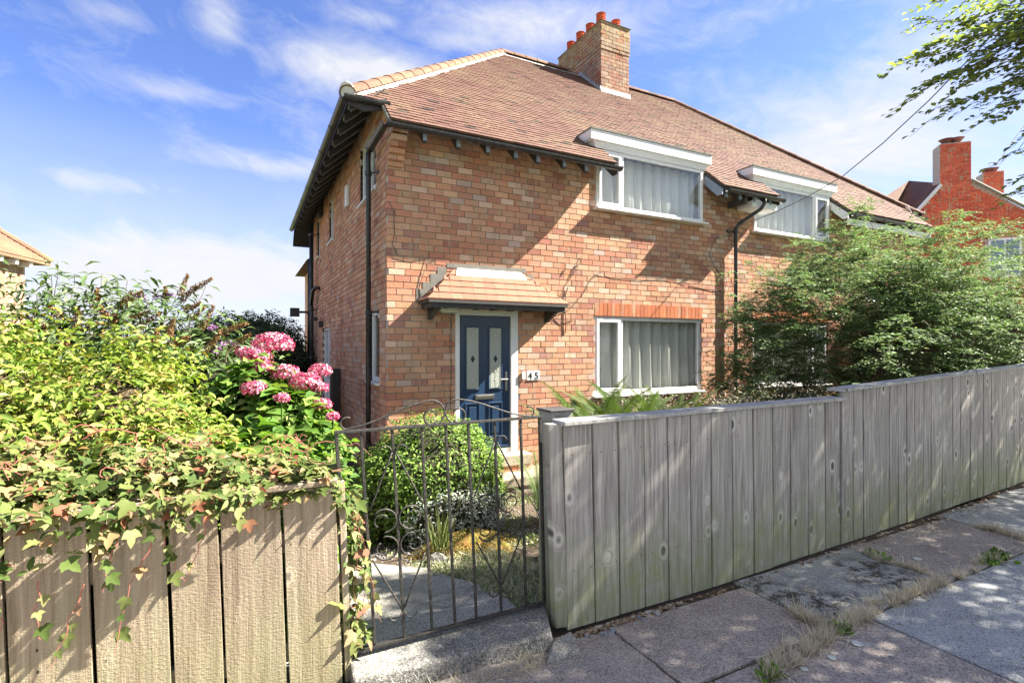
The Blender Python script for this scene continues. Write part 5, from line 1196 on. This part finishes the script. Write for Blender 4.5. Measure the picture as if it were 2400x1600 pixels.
for k, (u, v, w, lean, ln_) in enumerate(hd):
    c = at(u, v, w); ax = Vector((math.sin(lean) * VS, -math.sin(lean) * VC, math.cos(lean))); n = 300; tq = rng.random(n); an = rng.uniform(0, 6.28, n)
    s1 = ax.orthogonal().normalized(); s2 = ax.cross(s1); rad = (.040 * (1 - tq * .75)) * rng.uniform(.6, 1.15, n)
    rad_ = np.outer(np.cos(an) * rad, np.array(s1)) + np.outer(np.sin(an) * rad, np.array(s2))
    Pp = np.array(c) + np.outer((tq - .5) * ln_ * 1.25, np.array(ax)) + rad_
    leaves('seed_head', t, Pp, rad_ * 30 + rdir(n) * .4, np.tile(np.array(ax), (n, 1)) + rdir(n) * .6, rng.uniform(.014, .026, n), SEED if k not in (10,) else SEED, T_small(.6, .1), kind=None)
for k, (u, v, w, lean, ln_) in enumerate([(333, 696, 5.5, .3, .05), (398, 692, 5.6, 0, .05), (366, 695, 5.6, .3, .04), (497, 767, 5.4, 0, .05), (535, 805, 5.2, 1.5, .11), (58, 803, 4.8, 0, .06), (510, 822, 5.1, 0, .04)]):
    c = np.array(at(u, v, w)); n = 90; Pp = c + rdir(n) * rng.random(n)[:, None] ** .4 * np.array([ln_, ln_, .035]); leaves('purple_flower', t, Pp, rdir(n), rdir(n), rng.uniform(.012, .02, n), PURP, T_small(.8, .1), kind=None)
# --- bright conifer far left
t = thing('conifer', 'bright lime green feathery conifer at the far left edge', 'conifer', (-3.9, -.9, -.4))
bl = [(-3.80, -.95, .75, .62, .5, 1.02), (-4.7, -.7, .8, .8, .6, 1.05)]
core('branches', bl, t, CORE, .75, -.4)
P, N = blob_pts(bl, 16000, .78, 1.1, -.2, .18); nn, tt = orient(N, .1, .7, 1.2, -.9)
leaves('foliage', t, P, nn, tt, rng.uniform(.04, .10, len(P)), L_CONB, T_lance())
# --- far dark shrubs
for (lab, bs) in (('dark spreading conifer beyond the back garden, left of the soil pipe', [(-1.55, 8.7, .9, 1.35, 1.2, 1.45), (-.85, 8.4, .8, .9, 1.0, 1.15), (-2.5, 9.0, .9, 1.0, 1.1, 1.25)]), ('dark clipped evergreen mass behind the pink hydrangea heads', [(-1.45, 3.6, .35, .62, 1.0, 1.35), (-2.3, 4.0, .4, .8, 1.0, 1.25)])):
    t = thing('conifer', lab, 'conifer', (bs[0][0], bs[0][1], -.45)); core('branches', bs, t, CORE, .86, -.45)
    P, N = blob_pts(bs, 16000, .84, 1.05, -.4, .16); nn, tt = orient(N, .2, .7, 1.0, .1); leaves('foliage', t, P, nn, tt, rng.uniform(.09, .18, len(P)), L_DARK, T_lance())
# --- fuchsia hedge on the right
t = thing('fuchsia_bush', 'large loose shrub with small leaves and dangling white flowers behind the right fence', 'shrub', (7.2, -2.3, -.3))
mb = MB(); CL = []
for i in range(60):
    bx_ = R.uniform(5.2, 11.5); by = R.uniform(-2.9, -1.3); an = R.uniform(0, 6.28); rc = R.uniform(.3, 1.3); hx = min(1, (bx_ - 4.3) / 2.4); h = (2.2 + 1.3 * hx) * R.uniform(.72, 1.0)
    tipx = bx_ + rc * math.cos(an) - (.5 if bx_ < 6.5 else 0); tipy = max(-4.0, min(-.6, by + rc * .8 * math.sin(an)))
    mr_ = R.uniform(.006, .012); pts = [Vector((bx_ + (tipx - bx_) * (s ** 1.6), by + (tipy - by) * (s ** 1.6), -.3 + h * math.sin(s * 1.45) / math.sin(1.45))) for s in [k / 9 for k in range(10)]]
    mb.tube(pts, [mr_ * (1 - k / 11) for k in range(10)], 5)
    for k in range(2, 10):
        for _ in range(3 if k < 5 else 4): CL.append((pts[k] + Vector((R.uniform(-.22, .22), R.uniform(-.22, .22), R.uniform(-.14, .12))), pts[k]))
for (u, v, w) in [(1765, 742, 7.4), (1790, 800, 7.3), (1755, 850, 7.4), (1790, 890, 7.2), (1770, 930, 7.2), (1840, 700, 7.4), (1880, 660, 7.6), (1830, 760, 7.3), (1900, 620, 7.8), (2000, 560, 8.2), (2020, 500, 8.4), (2250, 520, 9), (2170, 560, 9), (2380, 540, 9), (2060, 560, 8.6), (2320, 540, 9.2), (1920, 580, 7.8), (1985, 530, 8)]:
    for _ in range(9):
        p = at(u + R.uniform(-32, 38), v + R.uniform(-26, 26), w + R.uniform(-.3, .3)); CL.append((p, p + Vector((.3, 0, -.3))))
for p, s in CL[::12]: mb.tube([s, (s + p) / 2 + Vector((0, 0, .02)), p], [.004, .003, .002], 4)
for _ in range(3300):
    x = 4.95 + 7.0 * R.random() ** 1.1; zt_q = min(3.2, 1.2 + (x - 4.4) * .95); z = R.uniform(-.1, 1) * zt_q; z = max(.1, z) + .1 * R.random(); y = R.uniform(max(-3.5, -1.6 - (x - 4.9) * .8), -1.0)
    if z > 2.3 and x > 8 and R.random() < .5: continue
    p = Vector((x + .15 * math.sin(z * 5), y, z)); CL.append((p, p + Vector((R.uniform(-.2, .3), .05, -.3))))
obj('stems', mb, TWIG, t, kind='stuff')
core('branches', [(7.1, -2.2, .6, .8, .4, .7), (8.0, -2.2, 1.0, 1.2, .6, 1.3), (9.6, -2.2, 1.1, 1.4, .6, 1.4), (11.2, -2.3, 1.1, 1.3, .6, 1.4)], t, HEDC, .9, -.4)  # dark filler added so the shrub's interior reads as shaded
PL, NL, TL = [], [], []
for p, s in CL:
    for q_ in range(3):
        k = 16; dr = np.array(p - s); dr[2] *= .3; dr = dr / (np.linalg.norm(dr) + 1e-6) * .7 + rdir(1)[0] * np.array([1, 1, .35]); dr /= np.linalg.norm(dr); ln_ = rng.uniform(.18, .34)
        sd_ = np.cross(dr, [0, 0, 1.]); sd_ /= np.linalg.norm(sd_) + 1e-6; t_ = (np.arange(k) + rng.random(k)) / k; sg = np.where(np.arange(k) % 2, 1, -1)[:, None]
        PL.append(np.array(p) + dr * (t_ * ln_)[:, None] + np.array([0, 0, -1.]) * (t_ ** 2 * ln_ * .35)[:, None] + rdir(k) * .012)
        NL.append(np.tile([0, -.1, 1.], (k, 1)) + rdir(k) * .4); TL.append(dr * .7 + sd_ * sg * .9 + rdir(k) * .25 + np.array([0, 0, -.3]))
PL, NL, TL = map(np.concatenate, (PL, NL, TL)); PL[:, 2] = np.maximum(PL[:, 2], -.2)
leaves('foliage', t, PL, NL, TL, rng.uniform(.042, .076, len(PL)), L_FUCH, T_small(.42, .05), 200)
PF = []
for _ in range(60):
    p, s = R.choice(CL)
    for k in range(R.randint(2, 8)): PF.append(np.array(p) + np.array([R.uniform(-.12, .12), R.uniform(-.12, .12) - .06, R.uniform(-.1, -.02)]))
PF = np.array(PF); leaves('flowers', t, PF, np.tile([0, -1.0, 0], (len(PF), 1)) + rdir(len(PF)) * .3, np.tile([0, 0, -1.0], (len(PF), 1)) + rdir(len(PF)) * .12, rng.uniform(.035, .055, len(PF)), CREAM, T_ovate(.22, .05, 0), 120, 'flower')
# --- street tree: trunk outside the frame, crown overhanging from the right
t = thing('street_tree', 'overhanging street tree branches with small oval leaves at the top right', 'tree', (7.0, -8.0, 0))
mb = MB(); trunk = [(7.0, -8.0, -.1), (6.95, -7.9, 1.2), (6.9, -7.8, 2.4), (6.8, -7.6, 3.4)]; mb.tube(trunk, [.20, .16, .14, .11], 10)
obj('trunk', mb, BARK, t, smooth=True)
LPt = []; LNt = []; LTt = []; lm = MB()
tips = [at(2108, 152, 4.25), at(2150, 222, 4.2), at(2160, 55, 4.5), at(2205, 268, 4.1), at(2205, 5, 4.5), at(2330, 270, 4.0), at(2300, 160, 4.3), at(2385, 350, 3.9), at(2395, 440, 3.8), at(2180, 110, 4.3), at(2260, 200, 4.2), at(2260, 60, 4.5), at(2380, 60, 4.4), at(2380, 180, 4.2), at(2240, 130, 4.3), at(2300, 230, 4.1), at(2340, 100, 4.3), at(2300, 15, 4.6), at(2210, 180, 4.25), at(2360, 230, 4.1)]
origins = [Vector((5.4, -5.9, 4.2)), Vector((5.5, -6.1, 4.6)), Vector((5.2, -6.0, 3.9))]
def bough(a, b, sag, r0, n=14, leafn=5, sz=.05):
    pts = []
    for i in range(n + 1):
        s = i / n; p = Vector(a).lerp(Vector(b), s) + Vector((0, 0, sag * math.sin(math.pi * s))) + Vector((.03 * math.sin(i * 1.9), .03 * math.cos(i * 1.3), .02 * math.sin(i * 2.7))); pts.append(p)
    lm.tube(pts, [r0 * (1 - .85 * i / n) for i in range(n + 1)], 5)
    return pts
def leaf_twig(p, d, ln_, k=9, dens=1.0):
    pts = [p + d * (ln_ * i / 5) + Vector((0, 0, .015 * math.sin(i))) for i in range(6)]; lm.tube(pts, [.003, .0026, .002, .0018, .0014, .001], 4)
    for i in range(k):
        q = p + d * (ln_ * (.15 + .85 * i / (k - 1))); s = 1 if i % 2 else -1; side_ = d.cross(Vector((0, 0, 1))).normalized() * s
        LPt.append(q); LNt.append(Vector((R.uniform(-.35, .35), R.uniform(-.35, .35), 1))); LTt.append(d * .6 + side_ * .9 + Vector((0, 0, R.uniform(-.7, .1))))
for i, tp_ in enumerate(tips):
    o_ = origins[i % 3]; pts = bough(o_, tp_, .12, .014, 16)
    for k in range(5, 17):
        s = k / 16
        if (Vector(pts[k]) - Vector(tp_)).length > 1.7: continue
        d0 = (pts[k] - pts[k - 1]).normalized()
        for s_ in (-1, 1):
            for _q in range(R.choice([1, 1, 2])):
                d = (d0 + d0.cross(Vector((0, 0, 1))).normalized() * s_ * R.uniform(.4, .9) + Vector((0, 0, R.uniform(-.35, .3)))).normalized(); leaf_twig(pts[k], d, R.uniform(.12, .26), R.choice([6, 7, 8]))
for o_ in origins: bough((6.8, -7.6, 3.4), o_, .3, .07, 10)
obj('branches', lm, BARK, t, kind='stuff')
leaves('foliage', t, [tuple(p) for p in LPt], [tuple(p) for p in LNt], [tuple(p) for p in LTt], rng.uniform(.045, .072, len(LPt)), L_TREE, T_ovate(.55, .06, .08), 300)
# crown beyond the right edge of the frame (its shade dapples the fence and the slabs)
n = 2100; cc = rdir(n) * rng.random(n)[:, None] ** .36 * np.array([4.7, 1.6, 1.25]) + np.array([6.9, -6.15, 4.45])
kk = 33; P = np.repeat(cc, kk, 0) + rdir(len(cc) * kk) * rng.random(len(cc) * kk)[:, None] ** .5 * np.array([.26, .26, .14])
X = P - np.array(CAM); w = X[:, 0] * VC + X[:, 1] * VS; r = X[:, 0] * VS - X[:, 1] * VC
P = P[((r * FPX > 1235 * w) | (w < 0)) & (P[:, 0] - 1.087 * P[:, 2] > -1.0 + .25 * np.sin(P[:, 1] * 7))]
leaves('crown', t, P, np.tile([0, 0, 1.0], (len(P), 1)) + rdir(len(P)) * .6, rdir(len(P)), rng.uniform(.05, .075, len(P)), L_TREE, T_small(.6, .06))
# --- clipped box bush and companions behind the gate
t = thing('clipped_bush', 'round clipped small-leaved evergreen bush in front of the house corner', 'bush', (.10, -1.75, -.4))
bl = [(.05, -1.72, .12, .72, .62, .62), (-.02, -1.68, -.02, .62, .55, .55), (.30, -1.66, .08, .50, .52, .56), (-.28, -1.76, .0, .42, .42, .55)]
core('branches', bl, t, CORE, .88, -.45)
P, N = blob_pts(bl, 17000, .87, 1.06, -.42, .10); nn, tt = orient(N, .4, .6, .8); leaves('foliage', t, P, nn, tt, rng.uniform(.030, .052, len(P)), L_BOX, T_ovate(.5, .10, .1), 200)
t = thing('silver_shrub', 'low grey-leaved variegated shrub at the foot of the clipped bush', 'shrub', (.05, -2.35, -.4))
bl = [(.05, -2.28, -.12, .40, .24, .30), (.38, -2.1, -.15, .30, .25, .28)]; core('branches', bl, t, CORE, .8, -.45)
P, N = blob_pts(bl, 4200, .85, 1.1, -.4, .14); nn, tt = orient(N, .3, .6, .7); leaves('foliage', t, P, nn, tt, rng.uniform(.024, .042, len(P)), L_SILV, T_small(.5, .12), 60)
# moss mound, rock, ground cover, gravel
def mound(name, cx, cy, rx, ry, h, m, lab, cat, base=None):
    V = []; F = []; n, k = 28, 9
    for i in range(k + 1):
        s = i / k
        for j in range(n):
            a = 2 * math.pi * j / n; w = 1 + .14 * math.sin(a * 3 + cx * 9) + .08 * math.sin(a * 5); x = cx + rx * s * w * math.cos(a); y = cy + ry * s * w * math.sin(a)
            V.append((x, y, gz(x, y) - .01 + h * (1 - s * s) * (1 + .18 * math.sin(a * 4 + s * 7))))
    for i in range(k):
        for j in range(n): F.append((i * n + j, (i + 1) * n + j, (i + 1) * n + (j + 1) % n, i * n + (j + 1) % n))
    o = obj(name, MB().add(V, F), m, None, smooth=True); 
    if cat: tag(o, lab, cat)
    else: o['kind'] = 'structure'
    return o
mo = mound('moss_mound', -.02, -2.85, .46, .42, .17, MOSS, 'orange and gold moss covered mound behind the gate', 'moss')
P = np.array([(R.gauss(-.02, .26), R.gauss(-2.85, .24)) for _ in range(5000)]); z = np.array([gz(x, y) + .16 * max(0, 1 - ((x + .02) / .5) ** 2 - ((y + 2.85) / .46) ** 2) for x, y in P]); P = np.column_stack([P, z])
mk = np.ones(len(P), bool)
MOSL = mat('moss_leaf', m_leaf([(0, (.18, .19, .04)), (.4, (.28, .24, .06)), (.7, (.38, .22, .07)), (1, (.30, .30, .09))], .1))
leaves('moss_tufts', None, P, np.tile([0, 0, 1.], (len(P), 1)) + rdir(len(P)) * .8, rdir(len(P)) + UPV * .8, rng.uniform(.012, .026, len(P)), MOSL, T_small(.4, .1))
bpy.data.objects['moss_tufts']['kind'] = 'stuff'
def scatter(name, n, fx_, size, m, tmpl, up=1.0, jit=.6, h=.0):
    Q = []
    while len(Q) < n:
        p = fx_(); 
        if p: Q.append((p[0], p[1], gz(p[0], p[1]) + h + (p[2] if len(p) > 2 else 0)))
    Q = np.array(Q); o = leaves(name, None, Q, np.tile([0, 0, 1.], (n, 1)) * .6 + rdir(n) * jit, rdir(n) * .7 + UPV * up, rng.uniform(*size, n), m, tmpl); o['kind'] = 'stuff'; return o
def gc():
    x, y = R.uniform(-.62, .1), R.uniform(-4.35, -3.1); l, r_ = lerp_path(y)
    if x < r_ - .03 + .05 * math.sin(y * 13) + R.uniform(-.04, .1): return None
    return x, y, R.uniform(0, .05)
scatter('ground_cover', 9000, gc, (.018, .04), L_SCRAMB, T_lance(), .5, .8)
scatter('ground_cover_straw', 1800, gc, (.05, .11), L_DRY, T_blade(), .3, .9)
def gv():
    x, y = R.uniform(-.9, 4.5), R.uniform(-4.4, -.2); l, r_ = lerp_path(y)
    return None if x < r_ + .02 else (x, y)
mb = MB()
for _ in range(5200):
    p = gv()
    while not p: p = gv()
    s = R.uniform(.006, .018); z = gz(*p) + .02 * math.sin(p[0] * 5.1 + p[1] * 3) * math.sin(p[1] * 4.3); a = R.uniform(0, 3); c_, s_ = math.cos(a) * s, math.sin(a) * s
    mb.hexa([(p[0] + c_, p[1] + s_, z - s * .3), (p[0] - s_, p[1] + c_, z - s * .3), (p[0] - c_, p[1] - s_, z - s * .3), (p[0] + s_, p[1] - c_, z - s * .3), (p[0] + c_ * .7, p[1] + s_ * .6, z + s * .6), (p[0] - s_ * .8, p[1] + c_ * .6, z + s * .6), (p[0] - c_ * .6, p[1] - s_ * .7, z + s * .6), (p[0] + s_ * .7, p[1] - c_ * .7, z + s * .6)])
obj('garden_gravel', mb, GRAVEL, None, kind='stuff')
def weeds():
    x, y = R.uniform(-.6, 4.2), R.uniform(-3.9, -.5); l, r_ = lerp_path(y)
    if x < r_ or math.sin(x * 3.1 + y * 2) * math.sin(y * 3.7 - x) < .15: return None
    return x, y, R.uniform(0, .03)
scatter('garden_weeds', 9000, weeds, (.02, .05), L_SCRAMB, T_small(.4, .1), .7, .8)
rk = MB(); rk.lathe([(.001, -.03), (.07, -.02), (.075, .03), (.04, .065), (.001, .07)], (-.40, -3.20, gz(-.4, -3.2) + .03), 9); rk.v = [(x + R.uniform(-.012, .012), y + R.uniform(-.012, .012), z + R.uniform(-.008, .008)) for x, y, z in rk.v]
tag(obj('rock', rk, CONC, None), 'small grey rock at the bend of the garden path', 'rock')
# tall grass clump by the path
t = thing('grass_clump', 'tuft of long green grass blades beside the garden path', 'grass clump', (-.30, -3.0, -.25))
n = 34; P = np.tile([-.30, -3.0, gz(-.3, -3.0)], (n, 1)) + rdir(n) * .04; tt = np.tile([0, 0, 1.], (n, 1)) + rdir(n) * .33
leaves('foliage', t, P, np.tile([0, -1., .3], (n, 1)) + rdir(n) * .4, tt, rng.uniform(.25, .48, n), L_GRASS, T_blade(), n, 'blade')
# ferns
def frond(parent, base, az_, ln_, lift, m=L_FERN, droop=1.0):
    pts = []; d = Vector((math.cos(az_), math.sin(az_), 0)); p = Vector(base); ang = lift
    K_ = 34
    for i in range(K_): pts.append(p.copy()); p = p + (d * math.cos(ang) + Vector((0, 0, 1)) * math.sin(ang)) * (ln_ / K_); ang -= droop * (.026 + .0014 * i)
    V = []; F = []; side_ = Vector((-d.y, d.x, 0)); 
    for i in range(3, K_):
        s = i / K_; w = min(.16, ln_ * .13) * math.sin(math.pi * min(1, s * 1.02 + .06)) ** .8 * (1.1 - .5 * s); tg = (pts[i] - pts[i - 1]).normalized()
        for sd_ in (-1, 1):
            for h in (0, .5):
                b0 = pts[i] - tg * ln_ / K_ * h; o = len(V); e = b0 + side_ * sd_ * w + tg * w * .35 - Vector((0, 0, w * .18)); hw = ln_ / K_ * .22
                V += [b0 - tg * hw, b0 + tg * hw, e]; F.append((o, o + 1, o + 2) if sd_ > 0 else (o, o + 2, o + 1))
    mb = MB().add(V, F).tube(pts, [.004 * (1 - i / 36) for i in range(K_)], 4, r=.1); return obj('frond', mb, m, parent)
for k, (x, y, n, ln_, lab) in enumerate([(1.30, -2.8, 30, 1.5, 'left clump of green ferns showing over the fence below the window'), (1.85, -2.8, 26, 1.42, 'middle clump of green ferns below the window sill'), (2.40, -2.7, 22, 1.36, 'right clump of green ferns over the fence nearest the grey shrubs')]):
    t = thing('fern', lab, 'fern', (x, y, gz(x, y)))
    for i in range(n): frond(t, (x + R.uniform(-.08, .08), y + R.uniform(-.08, .08), gz(x, y) + .34), 6.28 * i / n + R.uniform(-.2, .2), ln_ * R.uniform(.72, 1.08), R.uniform(1.15, 1.5), droop=.75)
t = thing('fern', 'single fern arching out by the gate post in front of the steps', 'fern', (.42, -3.1, -.2))
for i, (a_, l_, lf) in enumerate([(2.0, .60, 1.48), (1.2, .62, 1.45), (2.6, .42, 1.2), (.6, .5, 1.3)]): frond(t, (.30, -3.5, gz(.4, -3.4) + .32), a_, l_, lf, droop=.8)
# grey heathery shrub strip along the front garden
t = thing('lavender_hedge', 'low grey-brown heathery shrubs along the garden between the ferns and the shrub', 'shrub', (3.2, -1.6, -.4))
bl = [(1.85, -2.4, .36, .6, .4, .62), (2.6, -2.4, .36, .9, .4, .60), (3.7, -2.4, .38, .9, .45, .62), (4.9, -2.4, .38, .8, .5, .62)]; core('branches', bl, t, CORE, .8, -.45)
P, N = blob_pts(bl, 9000, .82, 1.12, 0, .2); nn, tt = orient(N, .2, .7, .9, -.6); leaves('foliage', t, P, nn, tt, rng.uniform(.025, .05, len(P)), mat('heather_leaf', m_leaf([(0, (.14, .13, .09)), (.5, (.26, .24, .18)), (.8, (.42, .38, .30)), (1, (.62, .56, .46))], .2)), T_small(.35, .05))
# raised timber planter at the party wall
t = thing('timber_planter', 'tan timber board and post edging under the party wall downpipe', 'planter', (6.2, -.6, -.45))
obj('post', MB().box(6.02, 6.12, -.9, -.8, -.45, .70), SLEEP, t, bevel=.004); obj('board', MB().box(6.12, 7.6, -.88, -.84, .42, .66), SLEEP, t, bevel=.003); obj('board', MB().hexa([(5.75, -.05, .40), (5.79, -.05, .40), (6.06, -.88, .42), (6.02, -.88, .42), (5.75, -.05, .45), (5.79, -.05, .45), (6.06, -.88, .64), (6.02, -.88, .64)]), SLEEP, t)
# solar stake light
t = thing('solar_light', 'small solar stake light beside the gate post', 'lamp', (-.04, -4.02, 0)); b = at(1252, 1372, 3.38); p = (b.x, b.y, 0)
zt3 = at(1252, 1312, 3.38).z
obj('stake', MB().tube([(b.x, b.y, b.z - .02), (b.x, b.y, zt3 - .04)], .006, 8), STEEL, t); obj('lens', MB().lathe([(.018, -.055), (.02, 0), (.001, 0)], (b.x, b.y, zt3), 12), mat('milky_lens', lambda q: pr(q, (.55, .52, .38), .3)), t); obj('cap', MB().lathe([(.001, .0), (.024, .0), (.024, .030), (.001, .032)], (b.x, b.y, zt3 + .001), 14), STEEL, t, smooth=False)

# ---------------- weeds, straw and litter on the pavement
def clump_line(name, segs, nc, per, size, m, spread=.03):
    Q, TT = [], []
    for _ in range(nc):
        (a, b, wgt) = R.choices(segs, [s[2] for s in segs])[0]; t_ = R.random(); cx_ = a[0] + (b[0] - a[0]) * t_ + R.gauss(0, spread); cy_ = a[1] + (b[1] - a[1]) * t_ + R.gauss(0, spread); big = R.uniform(.4, 1.15); lean = R.uniform(0, 6.28)
        for _ in range(int(per * big)):
            an = R.uniform(0, 6.28); Q.append((cx_ + R.gauss(0, .007), cy_ + R.gauss(0, .007), 0, big)); TT.append((math.cos(an) * .9 + .35 * math.cos(lean), math.sin(an) * .9 + .35 * math.sin(lean), R.uniform(.12, .9)))
    Q = np.array(Q); TT = np.array(TT); k = len(Q); o = leaves(name, None, Q[:, :3], np.cross(TT, np.cross(UPV, TT)) + rdir(k) * .2, TT, rng.uniform(*size, k) * Q[:, 3], m, T_blade()); o['kind'] = 'stuff'
def tuft_line(name, segs, n, size, m, spread=.035, tm=None, lab=None, up=.55):
    Q = []
    for _ in range(n):
        (a, b, wgt) = R.choices(segs, [s[2] for s in segs])[0]; t_ = R.random()
        if math.sin(t_ * 17 + a[0] * 5) + R.uniform(-1, 1) < -.55: continue
        x = a[0] + (b[0] - a[0]) * t_ + R.gauss(0, spread); y = a[1] + (b[1] - a[1]) * t_ + R.gauss(0, spread); Q.append((x, y, .0))
    Q = np.array(Q); k = len(Q); o = leaves(name, None, Q, rdir(k) + UPV * .3, rdir(k) * 1.0 + UPV * up, rng.uniform(*size, k), m, tm or T_blade()); o['kind'] = 'stuff'
S_ = [((.42, -5.31), (.75, -5.28), 2.0), ((.75, -5.28), (1.15, -5.22), 3.0), ((1.07, -5.0), (1.08, -5.22), 1.6), ((1.2, -5.22), (1.75, -5.20), 3.0), ((1.75, -5.2), (2.35, -5.2), 3.2), ((2.4, -5.2), (3.4, -5.18), 1.5), ((2.33, -5.15), (2.31, -4.75), 1.4), ((3.75, -4.8), (3.72, -5.2), 2.4), ((3.5, -5.2), (4.6, -5.15), 1.8)]
clump_line('dry_grass_tufts', S_, 330, 42, (.035, .095), L_DRY, .022)
tuft_line('dry_grass_wisps', S_, 1300, (.04, .12), L_DRY, .05, up=.1)
tuft_line('green_weeds', [((2.9, -5.2), (3.2, -5.18), 1), ((1.08, -5.2), (1.15, -5.25), .6), ((.44, -5.33), (.5, -5.30), .6), ((2.32, -4.85), (2.36, -4.7), .3)], 420, (.03, .06), L_BOX, .02, T_ovate(.6, .1, .1))
tuft_line('gate_straw', [((-1.2, -4.70), (-.65, -4.74), 3), ((-.7, -4.76), (-.42, -4.78), 2), ((-.52, -4.70), (-.40, -4.72), 1.5)], 1500, (.03, .08), L_DRY, .035, up=.3)
tuft_line('joint_debris', [((1.42, -5.25), (1.40, -5.95), 1), ((.06, -4.7), (.065, -5.2), 1.2), ((1.08, -4.65), (1.075, -5.0), 1), ((2.6, -5.22), (2.58, -5.9), 1), ((2.3, -4.7), (2.32, -5.2), 1)], 900, (.012, .03), L_DRY, .012, up=.1)
mb = MB()
for _ in range(900):
    x = R.choice([R.uniform(-.25, 5), R.uniform(3.4, 5.5), R.uniform(-.3, .6)]); y = FY(x) - .018 - abs(R.gauss(0, .025 if x < 3 else .10)); s = R.uniform(.005, .016); a = R.uniform(0, 3); c_, s_ = math.cos(a) * s, math.sin(a) * s
    mb.add([(x + c_, y + s_, .001), (x - s_, y + c_, .002), (x - c_, y - s_, .001), (x + s_, y - c_, .001 + s * .4)], [(0, 1, 2, 3)])
for _ in range(2600):
    x = R.uniform(-.6, 6.5); y = R.uniform(-6.0, -4.65); 
    if math.sin(x * 2.3 + y * 1.7) * math.sin(y * 5.1 - x) + R.uniform(-.6, .6) < .1: continue
    s = R.uniform(.002, .007); a = R.uniform(0, 3); c_, s_ = math.cos(a) * s, math.sin(a) * s * .7
    mb.add([(x + c_, y + s_, .001), (x - s_, y + c_, .002), (x - c_, y - s_, .001), (x + s_, y - c_, .0015 + s * .4)], [(0, 1, 2, 3)])
obj('leaf_litter', mb, mat('litter', lambda q: pr(q, q.ramp(rnd(q), [(0, (.10, .06, .035)), (.5, (.26, .16, .09)), (.8, (.36, .30, .24)), (1, (.45, .42, .36))]), .9)), None, kind='stuff')
mb = MB()
for (u, v, r_) in [(2008, 1507, .028), (1950, 1540, .02), (1885, 1567, .018), (2150, 1309, .03), (1990, 1502, .014), (1975, 1450, .014), (2200, 1363, .02), (1880, 1545, .012), (2382, 1355, .016), (2090, 1535, .01)]:
    p = at_z(u, v); n = 11; ring = [(p.x + r_ * R.uniform(.85, 1.1) * math.cos(6.28 * i / n), p.y + r_ * R.uniform(.85, 1.1) * math.sin(6.28 * i / n), .0008) for i in range(n)]; mb.prism(ring, (0, 0, .0016))
obj('lichen_spots', mb, mat('lichen', lambda q: pr(q, (.50, .52, .47), .9)), None, kind='stuff')
mb = MB()
for i in range(14):
    x = -.17 + R.uniform(0, .55); y = -4.65 - R.uniform(0, .05) - (.03 if x < .1 else 0); s = R.uniform(.012, .03); mb.prism([(x, y, .0), (x + s, y - .004, .0), (x + s * 1.1, y + s * .6, .0), (x + s * .3, y + s * .8, .0)], (R.uniform(-.004, .004), 0, R.uniform(.004, .012)))
obj('slate_chips', mb, mat('slate', lambda q: pr(q, q.ramp(rnd(q), [(0, (.14, .15, .19)), (.6, (.25, .27, .30)), (1, (.35, .33, .33))]), .6)), None, kind='stuff')
